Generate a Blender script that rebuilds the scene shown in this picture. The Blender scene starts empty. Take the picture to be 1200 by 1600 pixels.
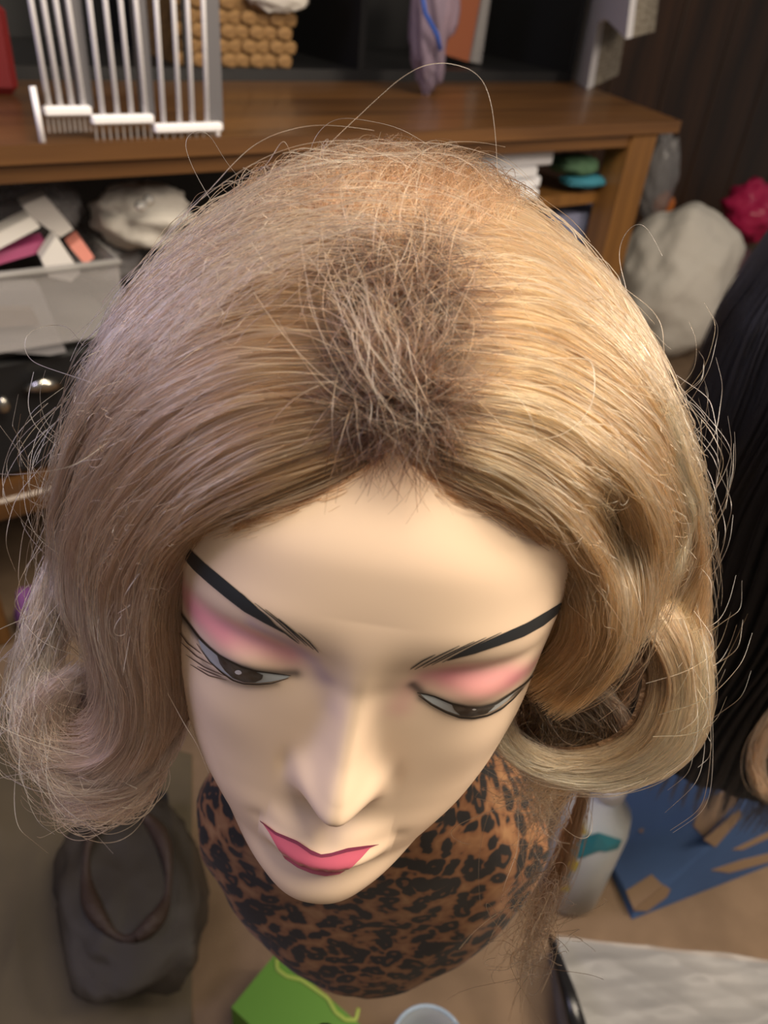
import bpy, math, random
import numpy as np
from mathutils import Vector, Matrix
from mathutils.bvhtree import BVHTree
R_ = np.random.RandomState
C = bpy.context.scene.collection
sc = bpy.context.scene

# ------------------------------------------------------------------ camera
F = 1200.0
CAM = np.array([0, 0, .95])
_z = np.array([170, 1660, 1200.]); _z /= np.linalg.norm(_z)
_x = np.array([1970, 666, -1200.]); _x -= _z*(_x@_z); _x /= np.linalg.norm(_x)
RC = np.stack([_x, np.cross(_z, _x), _z])          # camera -> world rotation
cam = bpy.data.objects.new('camera', bpy.data.cameras.new('camera')); C.objects.link(cam)
m4 = np.eye(4); m4[:3, :3] = RC; m4[:3, 3] = CAM
cam.matrix_world = Matrix(m4.tolist())
cam.data.sensor_fit = 'VERTICAL'; cam.data.sensor_height = 36; cam.data.lens = 27
cam.data.clip_start = .01
cam.data.dof.use_dof = True; cam.data.dof.focus_distance = .262; cam.data.dof.aperture_fstop = 11.5
sc.camera = cam

# ------------------------------------------------------------------ world, lamps, exposure
w = bpy.data.worlds.new('room_light'); sc.world = w; w.use_nodes = True
w.node_tree.nodes['Background'].inputs[0].default_value = (1, .93, .86, 1)
w.node_tree.nodes['Background'].inputs[1].default_value = .17
HEAD = np.array([.1501, .1987, .7671])
def lamp(name, loc, target, size, power, col):
    l = bpy.data.lights.new(name, 'AREA'); l.size = size; l.energy = power; l.color = col; l.shape = 'DISK'
    o = bpy.data.objects.new(name, l); C.objects.link(o); o.location = loc
    d = Vector(target)-Vector(loc); o.rotation_euler = d.to_track_quat('-Z', 'Y').to_euler()
    return o
lamp('ceiling_lamp', (.42, -.22, 2.05), HEAD, 1.0, 44, (1, .87, .69))
lamp('cool_side_lamp', (-.75, .75, 1.35), HEAD, .6, 8, (.72, .68, 1))  # lilac light falling from the left; its source is out of view
lamp('room_lamp', (1.5, -.55, 1.5), (.25, .25, .7), .5, 24, (1, .84, .68))
sc.view_settings.view_transform = 'Standard'; sc.view_settings.look = 'None'
sc.view_settings.exposure = -0.08; sc.view_settings.gamma = 1; sc.view_settings.use_curve_mapping = False
sc.cycles.max_bounces = 8; sc.cycles.transparent_max_bounces = 12

# ------------------------------------------------------------------ geometry helpers
def ray(px, py):
    d = np.array([px-600., -(py-800.), -F]); d /= np.linalg.norm(d); return RC@d
def at(px, py, dist): return CAM+ray(px, py)*dist
def onz(px, py, h): r = ray(px, py); return CAM+r*(h-CAM[2])/r[2]
def ony(px, py, Y): r = ray(px, py); return CAM+r*(Y-CAM[1])/r[1]
def lin(r, g, b):
    f = lambda c: (c/255/12.92) if c/255 <= .04045 else ((c/255+.055)/1.055)**2.4
    return (f(r), f(g), f(b))

class MB:
    def __init__(s): s.v = []; s.f = []; s.n = 0
    def add(s, v, f):
        v = np.asarray(v, float).reshape(-1, 3)
        s.v.append(v); s.f += [tuple(int(i)+s.n for i in q) for q in f]; s.n += len(v); return s
    def box(s, lo, hi, M=None, bev=0):
        lo = np.array(lo, float); hi = np.array(hi, float)
        if bev:
            b = min(bev, *(abs(hi-lo)/2.01)); pts = []; 
            import itertools
            for sx, sy, sz in itertools.product((0, 1), repeat=3):
                c = np.array([hi[0] if sx else lo[0], hi[1] if sy else lo[1], hi[2] if sz else lo[2]])
                d = np.array([-1 if sx else 1, -1 if sy else 1, -1 if sz else 1])*b
                pts += [c+d*[0, 1, 1], c+d*[1, 0, 1], c+d*[1, 1, 0]]
            P = np.array(pts)
            I = lambda sx, sy, sz, a: ((sx*2+sy)*2+sz)*3+a
            f = []
            for a in range(3):
                o = [i for i in range(3) if i != a]
                for sa in (0, 1):
                    q = []
                    for u, v in ((0, 0), (1, 0), (1, 1), (0, 1)):
                        k = [0, 0, 0]; k[a] = sa; k[o[0]] = u; k[o[1]] = v; q.append(I(*k, a))
                    f.append(q)
                for u in (0, 1):
                    for v in (0, 1):
                        k0 = [0, 0, 0]; k0[o[0]] = u; k0[o[1]] = v; k1 = list(k0); k1[a] = 1
                        f.append([I(*k0, o[0]), I(*k1, o[0]), I(*k1, o[1]), I(*k0, o[1])])
            for sx, sy, sz in itertools.product((0, 1), repeat=3): f.append([I(sx, sy, sz, 0), I(sx, sy, sz, 1), I(sx, sy, sz, 2)])
        else:
            P = np.array([[x, y, z] for x in (lo[0], hi[0]) for y in (lo[1], hi[1]) for z in (lo[2], hi[2])])
            f = [(0, 1, 3, 2), (4, 6, 7, 5), (0, 4, 5, 1), (2, 3, 7, 6), (0, 2, 6, 4), (1, 5, 7, 3)]
        if M is not None: P = P@np.array(M[0]).T+np.array(M[1])
        return s.add(P, f)
    def prism(s, poly, off):            # poly: list of 3D points, off: extrusion vector
        P = np.array(poly, float); n = len(P); off = np.array(off, float)
        return s.add(np.vstack([P, P+off]), [tuple(range(n))[::-1], tuple(range(n, 2*n))]+[(i, (i+1) % n, n+(i+1) % n, n+i) for i in range(n)])
    def tube(s, pts, r, k=8, caps=True):
        P = np.array(pts, float); n = len(P); r = np.broadcast_to(r, n)
        T = np.gradient(P, axis=0); T /= np.linalg.norm(T, axis=1)[:, None]+1e-12
        a = np.array([0, 0, 1.]) if abs(T[0][2]) < .9 else np.array([1., 0, 0]); V = []
        for i in range(n):
            a = a-T[i]*(a@T[i]); a /= np.linalg.norm(a); b = np.cross(T[i], a)
            V += [P[i]+r[i]*(math.cos(t)*a+math.sin(t)*b) for t in np.arange(k)*2*math.pi/k]
        f = [(i*k+j, i*k+(j+1) % k, (i+1)*k+(j+1) % k, (i+1)*k+j) for i in range(n-1) for j in range(k)]
        if caps: f += [tuple(range(k))[::-1], tuple(range((n-1)*k, n*k))]
        return s.add(V, f)
    def lathe(s, prof, c, k=24):        # prof: (radius, z) pairs
        V = [(c[0]+r*math.cos(t), c[1]+r*math.sin(t), c[2]+z) for r, z in prof for t in np.arange(k)*2*math.pi/k]
        n = len(prof)
        f = [(i*k+j, i*k+(j+1) % k, (i+1)*k+(j+1) % k, (i+1)*k+j) for i in range(n-1) for j in range(k)]
        f += [tuple(range(k))[::-1], tuple(range((n-1)*k, n*k))]
        return s.add(V, f)
    def grid(s, P, closed=False):       # P [a,b,3]; closed wraps b
        a, b = P.shape[:2]
        f = [(i*b+j, i*b+(j+1) % b, (i+1)*b+(j+1) % b, (i+1)*b+j) for i in range(a-1) for j in range(b if closed else b-1)]
        return s.add(P, f)
    def blob(s, c, r, seed=0, amp=.12, freq=3., nu=48, nv=28, power=1., axes=None, crinkle=0.):
        rs = R_(seed); th = np.linspace(.02, math.pi-.02, nv)[:, None]; ph = (np.arange(nu)*2*math.pi/nu)[None]
        U = np.stack([np.sin(th)*np.cos(ph), np.sin(th)*np.sin(ph), np.cos(th)+0*ph], -1)
        U = np.sign(U)*np.abs(U)**power
        d = np.zeros(U.shape[:2])
        for i in range(9):
            k = rs.randn(3)*freq*(1+i*.35); d += np.sin(U@k+rs.rand()*6.3)/(1+i*.5)
        e = np.zeros_like(d)
        for i in range(14):
            k = rs.randn(3)*freq*3.2; e += 1-np.abs(np.sin(U@k+rs.rand()*6.3))
        P = U*(1+amp*d/2.2+crinkle*(e/14-.36))[..., None]*np.array(r)
        if axes is not None: P = P@np.array(axes)
        s.grid(P+np.array(c), True)
        n0 = s.n-nu*nv
        s.f += [tuple(n0+i for i in range(nu))[::-1], tuple(n0+(nv-1)*nu+i for i in range(nu))]
        return s

def link(name, data, mat, parent, origin):
    o = bpy.data.objects.new(name, data); C.objects.link(o)
    if mat: data.materials.append(mat)
    if parent is not None:
        o.parent = parent
    else: o.location = origin
    return o
def wloc(o):
    p = np.zeros(3)
    while o is not None: p += np.array(o.location); o = o.parent
    return p
def build(name, mb, mat, parent=None, smooth=False, origin=None, label=None, kind=None):
    V = np.vstack(mb.v)
    if parent is not None: org = wloc(parent)
    else: org = np.array(origin) if origin is not None else np.array([(V[:, 0].min()+V[:, 0].max())/2, (V[:, 1].min()+V[:, 1].max())/2, V[:, 2].min()])
    me = bpy.data.meshes.new(name); me.from_pydata((V-org).tolist(), [], mb.f); me.update()
    if smooth: me.polygons.foreach_set('use_smooth', [True]*len(me.polygons))
    o = link(name, me, mat, parent, org)
    if label: o['label'] = label
    if kind: o['kind'] = kind
    return o
def thing(name, label, cat, loc, group=None):
    o = bpy.data.objects.new(name, None); C.objects.link(o); o.location = loc; o.empty_display_size = .02
    return tag(o, label, cat, group)
def tag(o, label, cat, group=None):
    o['label'] = label; o['category'] = cat
    if group: o['group'] = group
    return o

# ------------------------------------------------------------------ materials
def mat(name, col=(.5, .5, .5), rough=.5, metal=0, noise=None, bump=None, alpha=None, trans=0, sheen=0, coat=0, sss=0, spec=.5):
    m = bpy.data.materials.new(name); m.use_nodes = True; nt = m.node_tree; b = nt.nodes['Principled BSDF']
    b.inputs['Base Color'].default_value = (*col, 1); b.inputs['Roughness'].default_value = rough
    b.inputs['Metallic'].default_value = metal; b.inputs['Specular IOR Level'].default_value = spec
    b.inputs['Transmission Weight'].default_value = trans; b.inputs['Sheen Weight'].default_value = sheen
    b.inputs['Coat Weight'].default_value = coat; b.inputs['Subsurface Weight'].default_value = sss
    b.inputs['Subsurface Scale'].default_value = .003
    if alpha is not None: b.inputs['Alpha'].default_value = alpha
    if noise or bump: tc = nt.nodes.new('ShaderNodeTexCoord')
    if noise:                           # (scale, colour2, stretch xyz, lo, hi)
        sca, c2, st, lo, hi = noise
        mp = nt.nodes.new('ShaderNodeMapping'); mp.inputs['Scale'].default_value = st
        n = nt.nodes.new('ShaderNodeTexNoise'); n.inputs['Scale'].default_value = sca; n.inputs['Detail'].default_value = 5
        r = nt.nodes.new('ShaderNodeValToRGB'); r.color_ramp.elements[0].position = lo; r.color_ramp.elements[1].position = hi
        r.color_ramp.elements[0].color = (*col, 1); r.color_ramp.elements[1].color = (*c2, 1)
        nt.links.new(tc.outputs['Object'], mp.inputs[0]); nt.links.new(mp.outputs[0], n.inputs['Vector'])
        nt.links.new(n.outputs[0], r.inputs[0]); nt.links.new(r.outputs[0], b.inputs['Base Color'])
    if bump:                            # (scale, strength, distance)
        n = nt.nodes.new('ShaderNodeTexNoise'); n.inputs['Scale'].default_value = bump[0]; n.inputs['Detail'].default_value = 4
        bp = nt.nodes.new('ShaderNodeBump'); bp.inputs['Strength'].default_value = bump[1]; bp.inputs['Distance'].default_value = bump[2]
        nt.links.new(tc.outputs['Object'], n.inputs['Vector']); nt.links.new(n.outputs[0], bp.inputs['Height']); nt.links.new(bp.outputs[0], b.inputs['Normal'])
    return m
WOOD = mat('oak_wood', lin(108, 73, 38), .38, noise=(3, lin(70, 45, 23), (.6, 9, 9), .35, .7), coat=.15)
WOODV = mat('oak_wood_upright', lin(128, 89, 44), .4, noise=(3, lin(88, 58, 28), (9, 9, .6), .35, .7), coat=.15)
PANEL = mat('dark_panelling', lin(78, 50, 30), .45, noise=(4, lin(44, 28, 18), (5, 5, .5), .35, .7))
CARPET = mat('brown_carpet', lin(124, 102, 80), .95, noise=(14, lin(106, 86, 66), (1, 1, 1), .35, .7), bump=(900, .6, .003))
BLACK = mat('black_paint', (.006, .006, .007), .5)
BLACKC = mat('black_cloth', (.008, .008, .009), .8, bump=(60, .5, .01), sheen=.1)
WHITE = mat('white_plastic', lin(238, 236, 238), .4)
PAPER = mat('white_paper', lin(216, 216, 220), .8, bump=(30, .3, .003))
CLOTHW = mat('white_cloth', lin(205, 200, 192), .9, bump=(25, .5, .01))
def film(name, col, a, rough=.4):      # crumpled clear film
    return mat(name, col, rough, alpha=a, bump=(22, .5, .004), spec=.5)
FILM = film('clear_film', lin(190, 186, 184), .28)
FILMG = film('grey_film', lin(150, 148, 150), .55, .25)

# ------------------------------------------------------------------ the room
def struct(name, mb, m, parent=None): return build(name, mb, m, parent, kind='structure')
fl = struct('floor', MB().box((-2.5, -1.5, -.05), (4.2, 3.2, 0)), CARPET)
wb = struct('wall_back', MB().box((-2.5, 2.05, 0), (4.2, 2.15, 2.5)), PANEL)
pm = None
for i in range(22):
    x0 = -2.5+i*.305
    if pm is None:
        pm = build('panel', MB().box((x0+.004, 2.03, .001), (x0+.301, 2.0499, 2.5), bev=.004), PANEL, wb)
    else:
        o = pm.copy(); C.objects.link(o); o.location = (i*.305, 0, 0)

# ------------------------------------------------------------------ oak desk
desk = thing('desk', 'oak-coloured wooden desk with a square leg and open shelves below', 'desk', (.35, 1.2, 0))
build('desk_top', MB().prism([(-.75, .975, .75), (1.365, .975, .75), (1.74, 1.86, .75), (-.75, 1.86, .75)], (0, 0, -.020)), WOOD, desk)
build('apron', MB().box((-.6, .987, .708), (1.25, 1.005, .7299)), WOOD, desk)
for x, y in ((1.245, .98), (1.245, 1.76), (-.70, .98), (-.70, 1.76)):
    build('leg', MB().box((x, y, 0), (x+.07, y+.06, .7299), bev=.004), WOODV, desk)
build('side_rail', MB().box((1.26, 1.0401, .69), (1.285, 1.7599, .7299)), WOODV, desk)
build('lower_shelf', MB().box((-.63, .985, .265), (1.2449, 1.45, .30), bev=.004), WOOD, desk)
build('back_board', MB().box((-.63, 1.47, .05), (1.2449, 1.485, .729)), BLACK, desk)
hut = thing('cubby_shelf', 'black open cubby shelf standing along the back of the oak desk', 'shelf', (.5, 1.6, .7501))
build('back_panel', MB().box((-.6, 1.80, .7502), (1.53, 1.815, 1.25)), BLACK, hut)
build('base_board', MB().box((-.6, 1.42, .7502), (1.53, 1.7999, .7700)), BLACK, hut)
for x in (-.6, -.05, .585, .935, 1.515): build('upright', MB().box((x, 1.42, .7702), (x+.015, 1.7999, 1.25)), BLACK, hut)

# ------------------------------------------------------------------ the mannequin: frame of the head
def rot(ax, t):
    c, s = math.cos(t), math.sin(t)
    return np.array({'z': [[c, -s, 0], [s, c, 0], [0, 0, 1]], 'x': [[1, 0, 0], [0, c, -s], [0, s, c]], 'y': [[c, 0, s], [0, 1, 0], [-s, 0, c]]}[ax])
MH = rot('z', -.64765)@rot('x', -.0251)@rot('y', .08246)
def toW(P): return np.asarray(P)@MH.T+HEAD
def toL(P): return (np.asarray(P)-HEAD)@MH
CL = toL(CAM)
def pchip(xs, ys, x):
    xs = np.array(xs, float); ys = np.array(ys, float); h = np.diff(xs); d = np.diff(ys)/h
    m = np.zeros_like(ys)
    for i in range(1, len(xs)-1):
        if d[i-1]*d[i] > 0:
            w1 = 2*h[i]+h[i-1]; w2 = h[i]+2*h[i-1]; m[i] = (w1+w2)/(w1/d[i-1]+w2/d[i])
    m[0] = d[0]; m[-1] = d[-1]
    i = np.clip(np.searchsorted(xs, x)-1, 0, len(xs)-2); t = np.clip((x-xs[i])/h[i], 0, 1)
    return (2*t**3-3*t**2+1)*ys[i]+(t**3-2*t**2+t)*h[i]*m[i]+(-2*t**3+3*t**2)*ys[i+1]+(t**3-t**2)*h[i]*m[i+1]
ZM = [-.175, -.165, -.145, -.130, -.122, -.115, -.109, -.100, -.085, -.070, -.055, -.040, -.02, 0, .008, .02, .045, .068, .09, .108, .118, .122]
YM = [-.045, -.040, -.040, -.050, -.070, -.088, -.0985, -.0990, -.0945, -.0950, -.0935, -.093, -.0928, -.0927, -.0939, -.0950, -.0920, -.0808, -.060, -.034, -.012, -.002]
ZW = [-.175, -.16, -.135, -.122, -.112, -.10, -.08, -.05, -.02, .01, .04, .07, .10, .118, .122]
WW = [.048, .046, .040, .0265, .0318, .0436, .0566, .0677, .0707, .0702, .0702, .0618, .0433, .02, .004]
NN = [2, 2, 2.1, 2.35, 2.55, 2.53, 2.67, 2.79, 2.79, 2.87, 2.68, 2.39, 2.23, 2.15, 2.]
ZB = [-.175, -.16, -.10, -.04, .03, .08, .11, .122]
YB = [.050, .048, .055, .082, .095, .078, .040, .004]
def midline(z):                          # smoothed profile of the face
    k = np.arange(-4, 5)*.0011; wk = np.exp(-(k/.0026)**2); wk /= wk.sum(); out = 0
    for a, b in zip(k, wk): out = out+b*pchip(ZM, YM, np.clip(z+a, -.175, .122))
    return out
def g(x, s): return np.exp(-(x/s)**2)
def relief(x, z):                       # sculpted features, metres towards the front
    ax = np.abs(x)
    h = pchip([-.070, -.056, -.0505, -.0455, -.0405, -.034, -.022, -.008, .006, .018, .03], [0, 0, .004, .0145, .0178, .0160, .0108, .0062, .0028, .0010, 0], z)
    s = pchip([-.056, -.045, -.036, -.02, 0, .015, .03], [.0098, .0098, .0088, .0066, .0056, .0075, .012], z)
    d = h*np.exp(-(ax/s)**2.3)
    d += .0026*np.exp(-((ax-.0112)/.0050)**2-((z+.0395)/.0066)**2)                 # nostril wings
    d -= .0010*np.exp(-((ax-.0180)/.0030)**2-((z+.0395)/.0075)**2)
    d -= .0026*np.exp(-((ax-.021)/.011)**2-((z-.006)/.010)**2)                     # eye sockets by the nose
    d -= .0022*np.exp(-((ax-.038)/.016)**2-((z-.0125)/.0045)**2)                   # lid crease
    d += .0026*np.exp(-((ax-.036)/.015)**2-((z-.002)/.0065)**2)                    # eyeball under the lid
    d += .0006*np.exp(-((ax-.034)/.02)**2-((z-.026)/.006)**2)                      # brow bone
    d += .0015*np.exp(-((ax-.047)/.016)**2-((z+.026)/.014)**2)                     # cheek bone
    cor = np.clip(1-(ax/.022)**2.2, 0, 1)
    d += .0032*cor*g(z+.0665-.0015*(1-cor), .0048)*(1-.25*g(x, .0035))             # upper lip
    d += .0102*np.clip(1-(ax/.0245)**2.0, 0, 1)*g(z+.0752, .0062)               # lower lip
    d -= .0006*np.exp(-((ax-.0245)/.0045)**2-((z+.0705)/.004)**2)                  # mouth corners
    d -= .0014*g(x, .016)*g(z+.0865, .0045)
    d += .0020*g(x, .014)*g(z+.103, .008)                                          # chin
    return d
nu, nz = 620, 420
zz = np.concatenate([np.linspace(-.172, -.125, 22)[:-1], np.linspace(-.125, .117, nz), [.119, .1205, .1215]])
uu = np.concatenate([np.linspace(-math.pi/2, math.pi/2, nu), np.linspace(math.pi/2, 1.5*math.pi, 90)[1:-1]])
Z, U = np.meshgrid(zz, uu, indexing='ij')
n_ = pchip(ZW, NN, Z); W_ = pchip(ZW, WW, Z); su, cu = np.sin(U), np.cos(U)
fr = cu > 0
n_ = np.where(fr, n_, 2.)
X = W_*np.sign(su)*np.abs(su)**(2/n_)
Y = np.where(fr, midline(Z)*np.abs(cu)**(2/n_), pchip(ZB, YB, Z)*np.abs(cu))
front = np.clip(-Y/.03, 0, 1)
Y = Y-relief(X, Z)*front
Pl = np.stack([X, Y, Z], -1)
mann = thing('mannequin', 'glossy painted mannequin head with pink eyeshadow and rose lips under the blonde wig', 'mannequin', (HEAD[0], HEAD[1], 0))
PH = toW(Pl)
hb = MB().grid(PH, True); L0 = hb.n
hb.f += [tuple(range(len(uu)))[::-1], tuple(range(L0-len(uu), L0))]
SKIN = mat('painted_skin', (.8, .6, .45), .5, sss=.0, coat=.1, spec=.35)
head = build('head', hb, SKIN, mann, smooth=True)
bvh = BVHTree.FromPolygons([tuple(v) for v in PH.reshape(-1, 3)], hb.f)
def hit(px, py, lift=.0):
    o = Vector(CAM); r = Vector(ray(px, py)); p, nrm, i, d = bvh.ray_cast(o, r)
    if p is None:
        p, nrm, i, d = bvh.find_nearest(o+r*.28)
    if nrm.dot(r) > 0: nrm = -nrm
    return np.array(p+nrm*lift)
# makeup: soft airbrushed paint as a colour attribute, placed in the face's own frame
skin0 = np.array(lin(236, 208, 180)); pink = np.array(lin(226, 140, 146)); rose = np.array(lin(208, 118, 138)); lilac = np.array(lin(170, 146, 176)); soot = np.array(lin(52, 50, 52))
col = np.ones(Pl.shape[:2]+(3,))*skin0
def blob(px, py, rx, rz, c, a, tilt=0.):
    q = toL(hit(px, py)); dx = (X-q[0]); dz = Z-q[2]
    ct, st = math.cos(tilt), math.sin(tilt); e = ((dx*ct+dz*st)/rx)**2+((-dx*st+dz*ct)/rz)**2
    k = (a*np.exp(-e)*(Y < -.02))[..., None]; col[:] = col*(1-k)+c*k
def sweep(pts, rr, c, a):               # soft line through points
    Q = np.array([toL(hit(*p)) for p in pts]); dm = np.full(X.shape, 9.)
    for A, B in zip(Q[:-1], Q[1:]):
        ab = (B-A)[[0, 2]]; t = np.clip(((X-A[0])*ab[0]+(Z-A[2])*ab[1])/(ab@ab), 0, 1)
        dm = np.minimum(dm, np.hypot(X-A[0]-t*ab[0], Z-A[2]-t*ab[1]))
    k = (a*np.exp(-(dm/rr)**2)*(Y < -.02))[..., None]; col[:] = col*(1-k)+c*k
sweep([(300, 945), (345, 985), (400, 1000), (450, 1020)], .0058, pink, .68)
sweep([(290, 940), (320, 965), (345, 985)], .0050, rose, .5)
sweep([(395, 975), (450, 1003), (490, 1032), (508, 1060)], .0028, lilac, .45)
sweep([(700, 1062), (750, 1078), (800, 1066)], .0050, pink, .68)
sweep([(668, 1056), (720, 1050), (790, 1050), (830, 1045)], .0040, rose, .55)
sweep([(640, 1075), (625, 1105)], .0045, rose, .30)
sweep([(505, 1060), (515, 1100)], .004, lilac, .22)
sweep([(272, 940), (290, 970), (312, 1000), (345, 1030), (385, 1045), (440, 1052), (462, 1052)], .0020, soot, .8)
sweep([(318, 1035), (350, 1062), (385, 1072), (430, 1068)], .0016, soot, .45)
sweep([(645, 1070), (660, 1084), (700, 1100), (740, 1108), (780, 1098), (815, 1075), (838, 1047)], .0019, soot, .85)
sweep([(660, 1092), (700, 1113), (740, 1120), (780, 1108)], .0017, soot, .6)
me = head.data; ca = me.color_attributes.new('paint', 'FLOAT_COLOR', 'POINT')
ca.data.foreach_set('color', np.concatenate([col.reshape(-1, 3), np.ones((col.shape[0]*col.shape[1], 1))], 1).ravel())
nt = SKIN.node_tree; at_ = nt.nodes.new('ShaderNodeAttribute'); at_.attribute_name = 'paint'
nt.links.new(at_.outputs['Color'], nt.nodes['Principled BSDF'].inputs['Base Color'])
# crisp painted features: thin shells that follow the sculpted face
def resam(pts, n):
    P = np.array(pts, float); d = np.r_[0, np.cumsum(np.linalg.norm(np.diff(P, axis=0), axis=1))]
    s = np.linspace(0, d[-1], n); return np.stack([np.interp(s, d, P[:, k]) for k in range(P.shape[1])], 1)
def strip(name, up, lo, m, parent, lift, n=40, rows=8, label=None):
    A, B = resam(up, n), resam(lo, n)
    G = np.array([[hit(*(a+(b-a)*k/rows), lift) for a, b in zip(A, B)] for k in range(rows+1)])
    return build(name, MB().grid(G), m, parent, smooth=True, label=label)
def stroke(mb, pts, wd, lift, n=14, taper=True):
    A = resam(pts, n); T = np.gradient(A, axis=0); T /= np.linalg.norm(T, axis=1)[:, None]; N = np.stack([-T[:, 1], T[:, 0]], 1)
    t = np.linspace(0, 1, n); ww = wd*(np.sin(math.pi*np.clip(t*.9+.05, 0, 1))**.6 if taper else 1+0*t)/2
    G = np.array([[hit(*(a+nn*w*k), lift) for a, nn, w in zip(A, N, ww)] for k in (-1, 0, 1)]); mb.grid(G)
Z2 = lambda L: [(260+x/4.615, 840+y/4.615) for x, y in L]
Z3 = lambda L: [(620+x/4.286, 900+y/4.286) for x, y in L]
Z4 = lambda L: [(400+x/4.615, 1150+y/4.615) for x, y in L]
BROW = mat('brow_paint', lin(38, 42, 46), .45); EYEW = mat('eye_white_paint', lin(176, 182, 184), .3, coat=.5)
IRIS = mat('iris_paint', lin(60, 63, 66), .3, coat=.4, noise=(300, lin(24, 26, 28), (1, 1, 1), .4, .6)); LINE = mat('liner_paint', lin(30, 29, 30), .35)
GLINT = mat('glint_paint', lin(245, 245, 245), .2)
LIPU = mat('upper_lip_paint', lin(128, 52, 76), .3, coat=.6); LIPL = mat('lower_lip_paint', lin(200, 96, 116), .3, coat=.6)
mbw = strip('eyebrow', Z2([(95, 38), (120, 30), (180, 90), (260, 165), (400, 280), (530, 388), (640, 488), (740, 570), (800, 636), (860, 690)]),
            Z2([(85, 70), (130, 150), (200, 232), (300, 322), (430, 430), (560, 530), (700, 608), (790, 655), (860, 692)]), BROW, mann, .00025)
sb = MB()
for q in ([(540, 395), (590, 445), (660, 505)], [(640, 468), (780, 580), (940, 724), (960, 745)], [(715, 512), (860, 630), (1015, 775)], [(808, 578), (940, 690), (1065, 803)], [(955, 680), (1030, 745), (1100, 824)], [(790, 628), (880, 700), (960, 760)]):
    stroke(sb, Z2(q), 2.2, .0003)
build('hair_stroke', sb, BROW, mbw, kind='stuff')
mbw = strip('eyebrow', Z3([(1135, 152), (1000, 235), (870, 310), (700, 385), (600, 430), (520, 465), (430, 512), (335, 562)]),
            Z3([(1135, 160), (1110, 212), (1060, 265), (980, 330), (850, 402), (690, 460), (520, 517), (420, 542), (335, 565)]), BROW, mann, .00025)
sb = MB()
for q in ([(258, 521), (170, 565), (88, 621)], [(418, 463), (260, 540), (118, 622)], [(518, 433), (340, 520), (173, 609)], [(596, 407), (410, 498), (232, 591)], [(698, 374), (500, 470), (302, 574)]):
    stroke(sb, Z3(q), 2.2, .0003)
build('hair_stroke', sb, BROW, mbw, kind='stuff')
e1 = strip('eye', Z2([(235, 728), (300, 790), (380, 850), (450, 885), (540, 930), (640, 960), (740, 972), (850, 988), (892, 998)]),
           Z2([(235, 735), (260, 810), (320, 890), (400, 960), (480, 1015), (560, 1040), (660, 1045), (760, 1035), (850, 1015), (892, 1000)]), EYEW, mann, .0002)
ir = strip('iris', Z2([(372, 848), (450, 885), (540, 930), (640, 960), (698, 985)]), Z2([(374, 856), (390, 905), (425, 955), (480, 1008), (560, 1038), (640, 1040), (692, 1015), (698, 990)]), IRIS, e1, .0003)
strip('highlight', Z2([(498, 962), (505, 952), (522, 947), (540, 954), (548, 966)]), Z2([(498, 964), (506, 976), (526, 982), (542, 977), (548, 968)]), GLINT, e1, .0004, 12, 4, 'painted white glint')
lb = MB()
stroke(lb, Z2([(40, 450), (90, 520), (160, 610), (235, 710), (300, 776), (380, 842), (450, 880), (540, 924), (640, 955), (740, 968), (900, 990)]), 3.0, .0004, 40)
stroke(lb, Z2([(225, 760), (320, 892), (400, 965), (480, 1022), (560, 1048), (660, 1053), (760, 1045), (880, 1008)]), 2.2, .0004, 40)
build('eyeliner', lb, LINE, e1, label='black painted eyeliner')
lb = MB()
for q in ([(440, 1022), (310, 990), (180, 912)], [(430, 992), (280, 930), (148, 842)], [(335, 915), (220, 850), (112, 752)], [(255, 832), (160, 760), (88, 662)], [(400, 1000), (300, 960), (230, 925)]):
    stroke(lb, Z2(q), 2.0, .0004)
build('eyelash', lb, mat('lash_paint', lin(92, 72, 62), .5), e1, kind='stuff')
e2 = strip('eye', Z3([(160, 788), (250, 803), (370, 853), (480, 880), (560, 880), (640, 866), (720, 812), (800, 758)]),
           Z3([(165, 795), (190, 818), (240, 852), (330, 898), (420, 930), (500, 932), (600, 915), (660, 890), (740, 830), (800, 762)]), EYEW, mann, .0002)
strip('iris', Z3([(368, 856), (480, 880), (560, 880), (652, 862)]), Z3([(370, 862), (385, 892), (425, 930), (500, 934), (600, 916), (652, 868)]), IRIS, e2, .0003)
strip('highlight', Z3([(500, 886), (515, 880), (530, 886)]), Z3([(500, 888), (515, 894), (530, 888)]), GLINT, e2, .0004, 8, 3, 'painted white glint')
lb = MB()
stroke(lb, Z3([(135, 775), (190, 785), (250, 800), (370, 850), (480, 876), (570, 874), (660, 848), (760, 782), (860, 710), (935, 638)]), 3.6, .0004, 40)
stroke(lb, Z3([(145, 795), (230, 856), (330, 908), (420, 942), (510, 947), (610, 928), (700, 882), (775, 818), (840, 745)]), 3.0, .0004, 40)
build('eyeliner', lb, LINE, e2, label='black painted eyeliner')
lips = strip('lower_lip', Z4([(48, 615), (150, 700), (300, 765), (400, 838), (470, 868), (540, 858), (660, 818), (780, 796), (868, 778)]),
             Z4([(50, 618), (100, 690), (130, 745), (165, 805), (210, 880), (300, 945), (400, 987), (500, 1007), (600, 992), (690, 937), (760, 870), (820, 800), (868, 780)]), LIPL, mann, .0005, 60, 14)
strip('upper_lip', Z4([(38, 600), (150, 685), (300, 748), (400, 818), (470, 850), (540, 840), (660, 800), (780, 783), (880, 772)]),
      Z4([(42, 612), (150, 706), (300, 776), (400, 850), (470, 872), (540, 864), (660, 828), (780, 803), (876, 776)]), LIPU, mann, .0007, 60, 4, 'dark rose upper lip')

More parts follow.
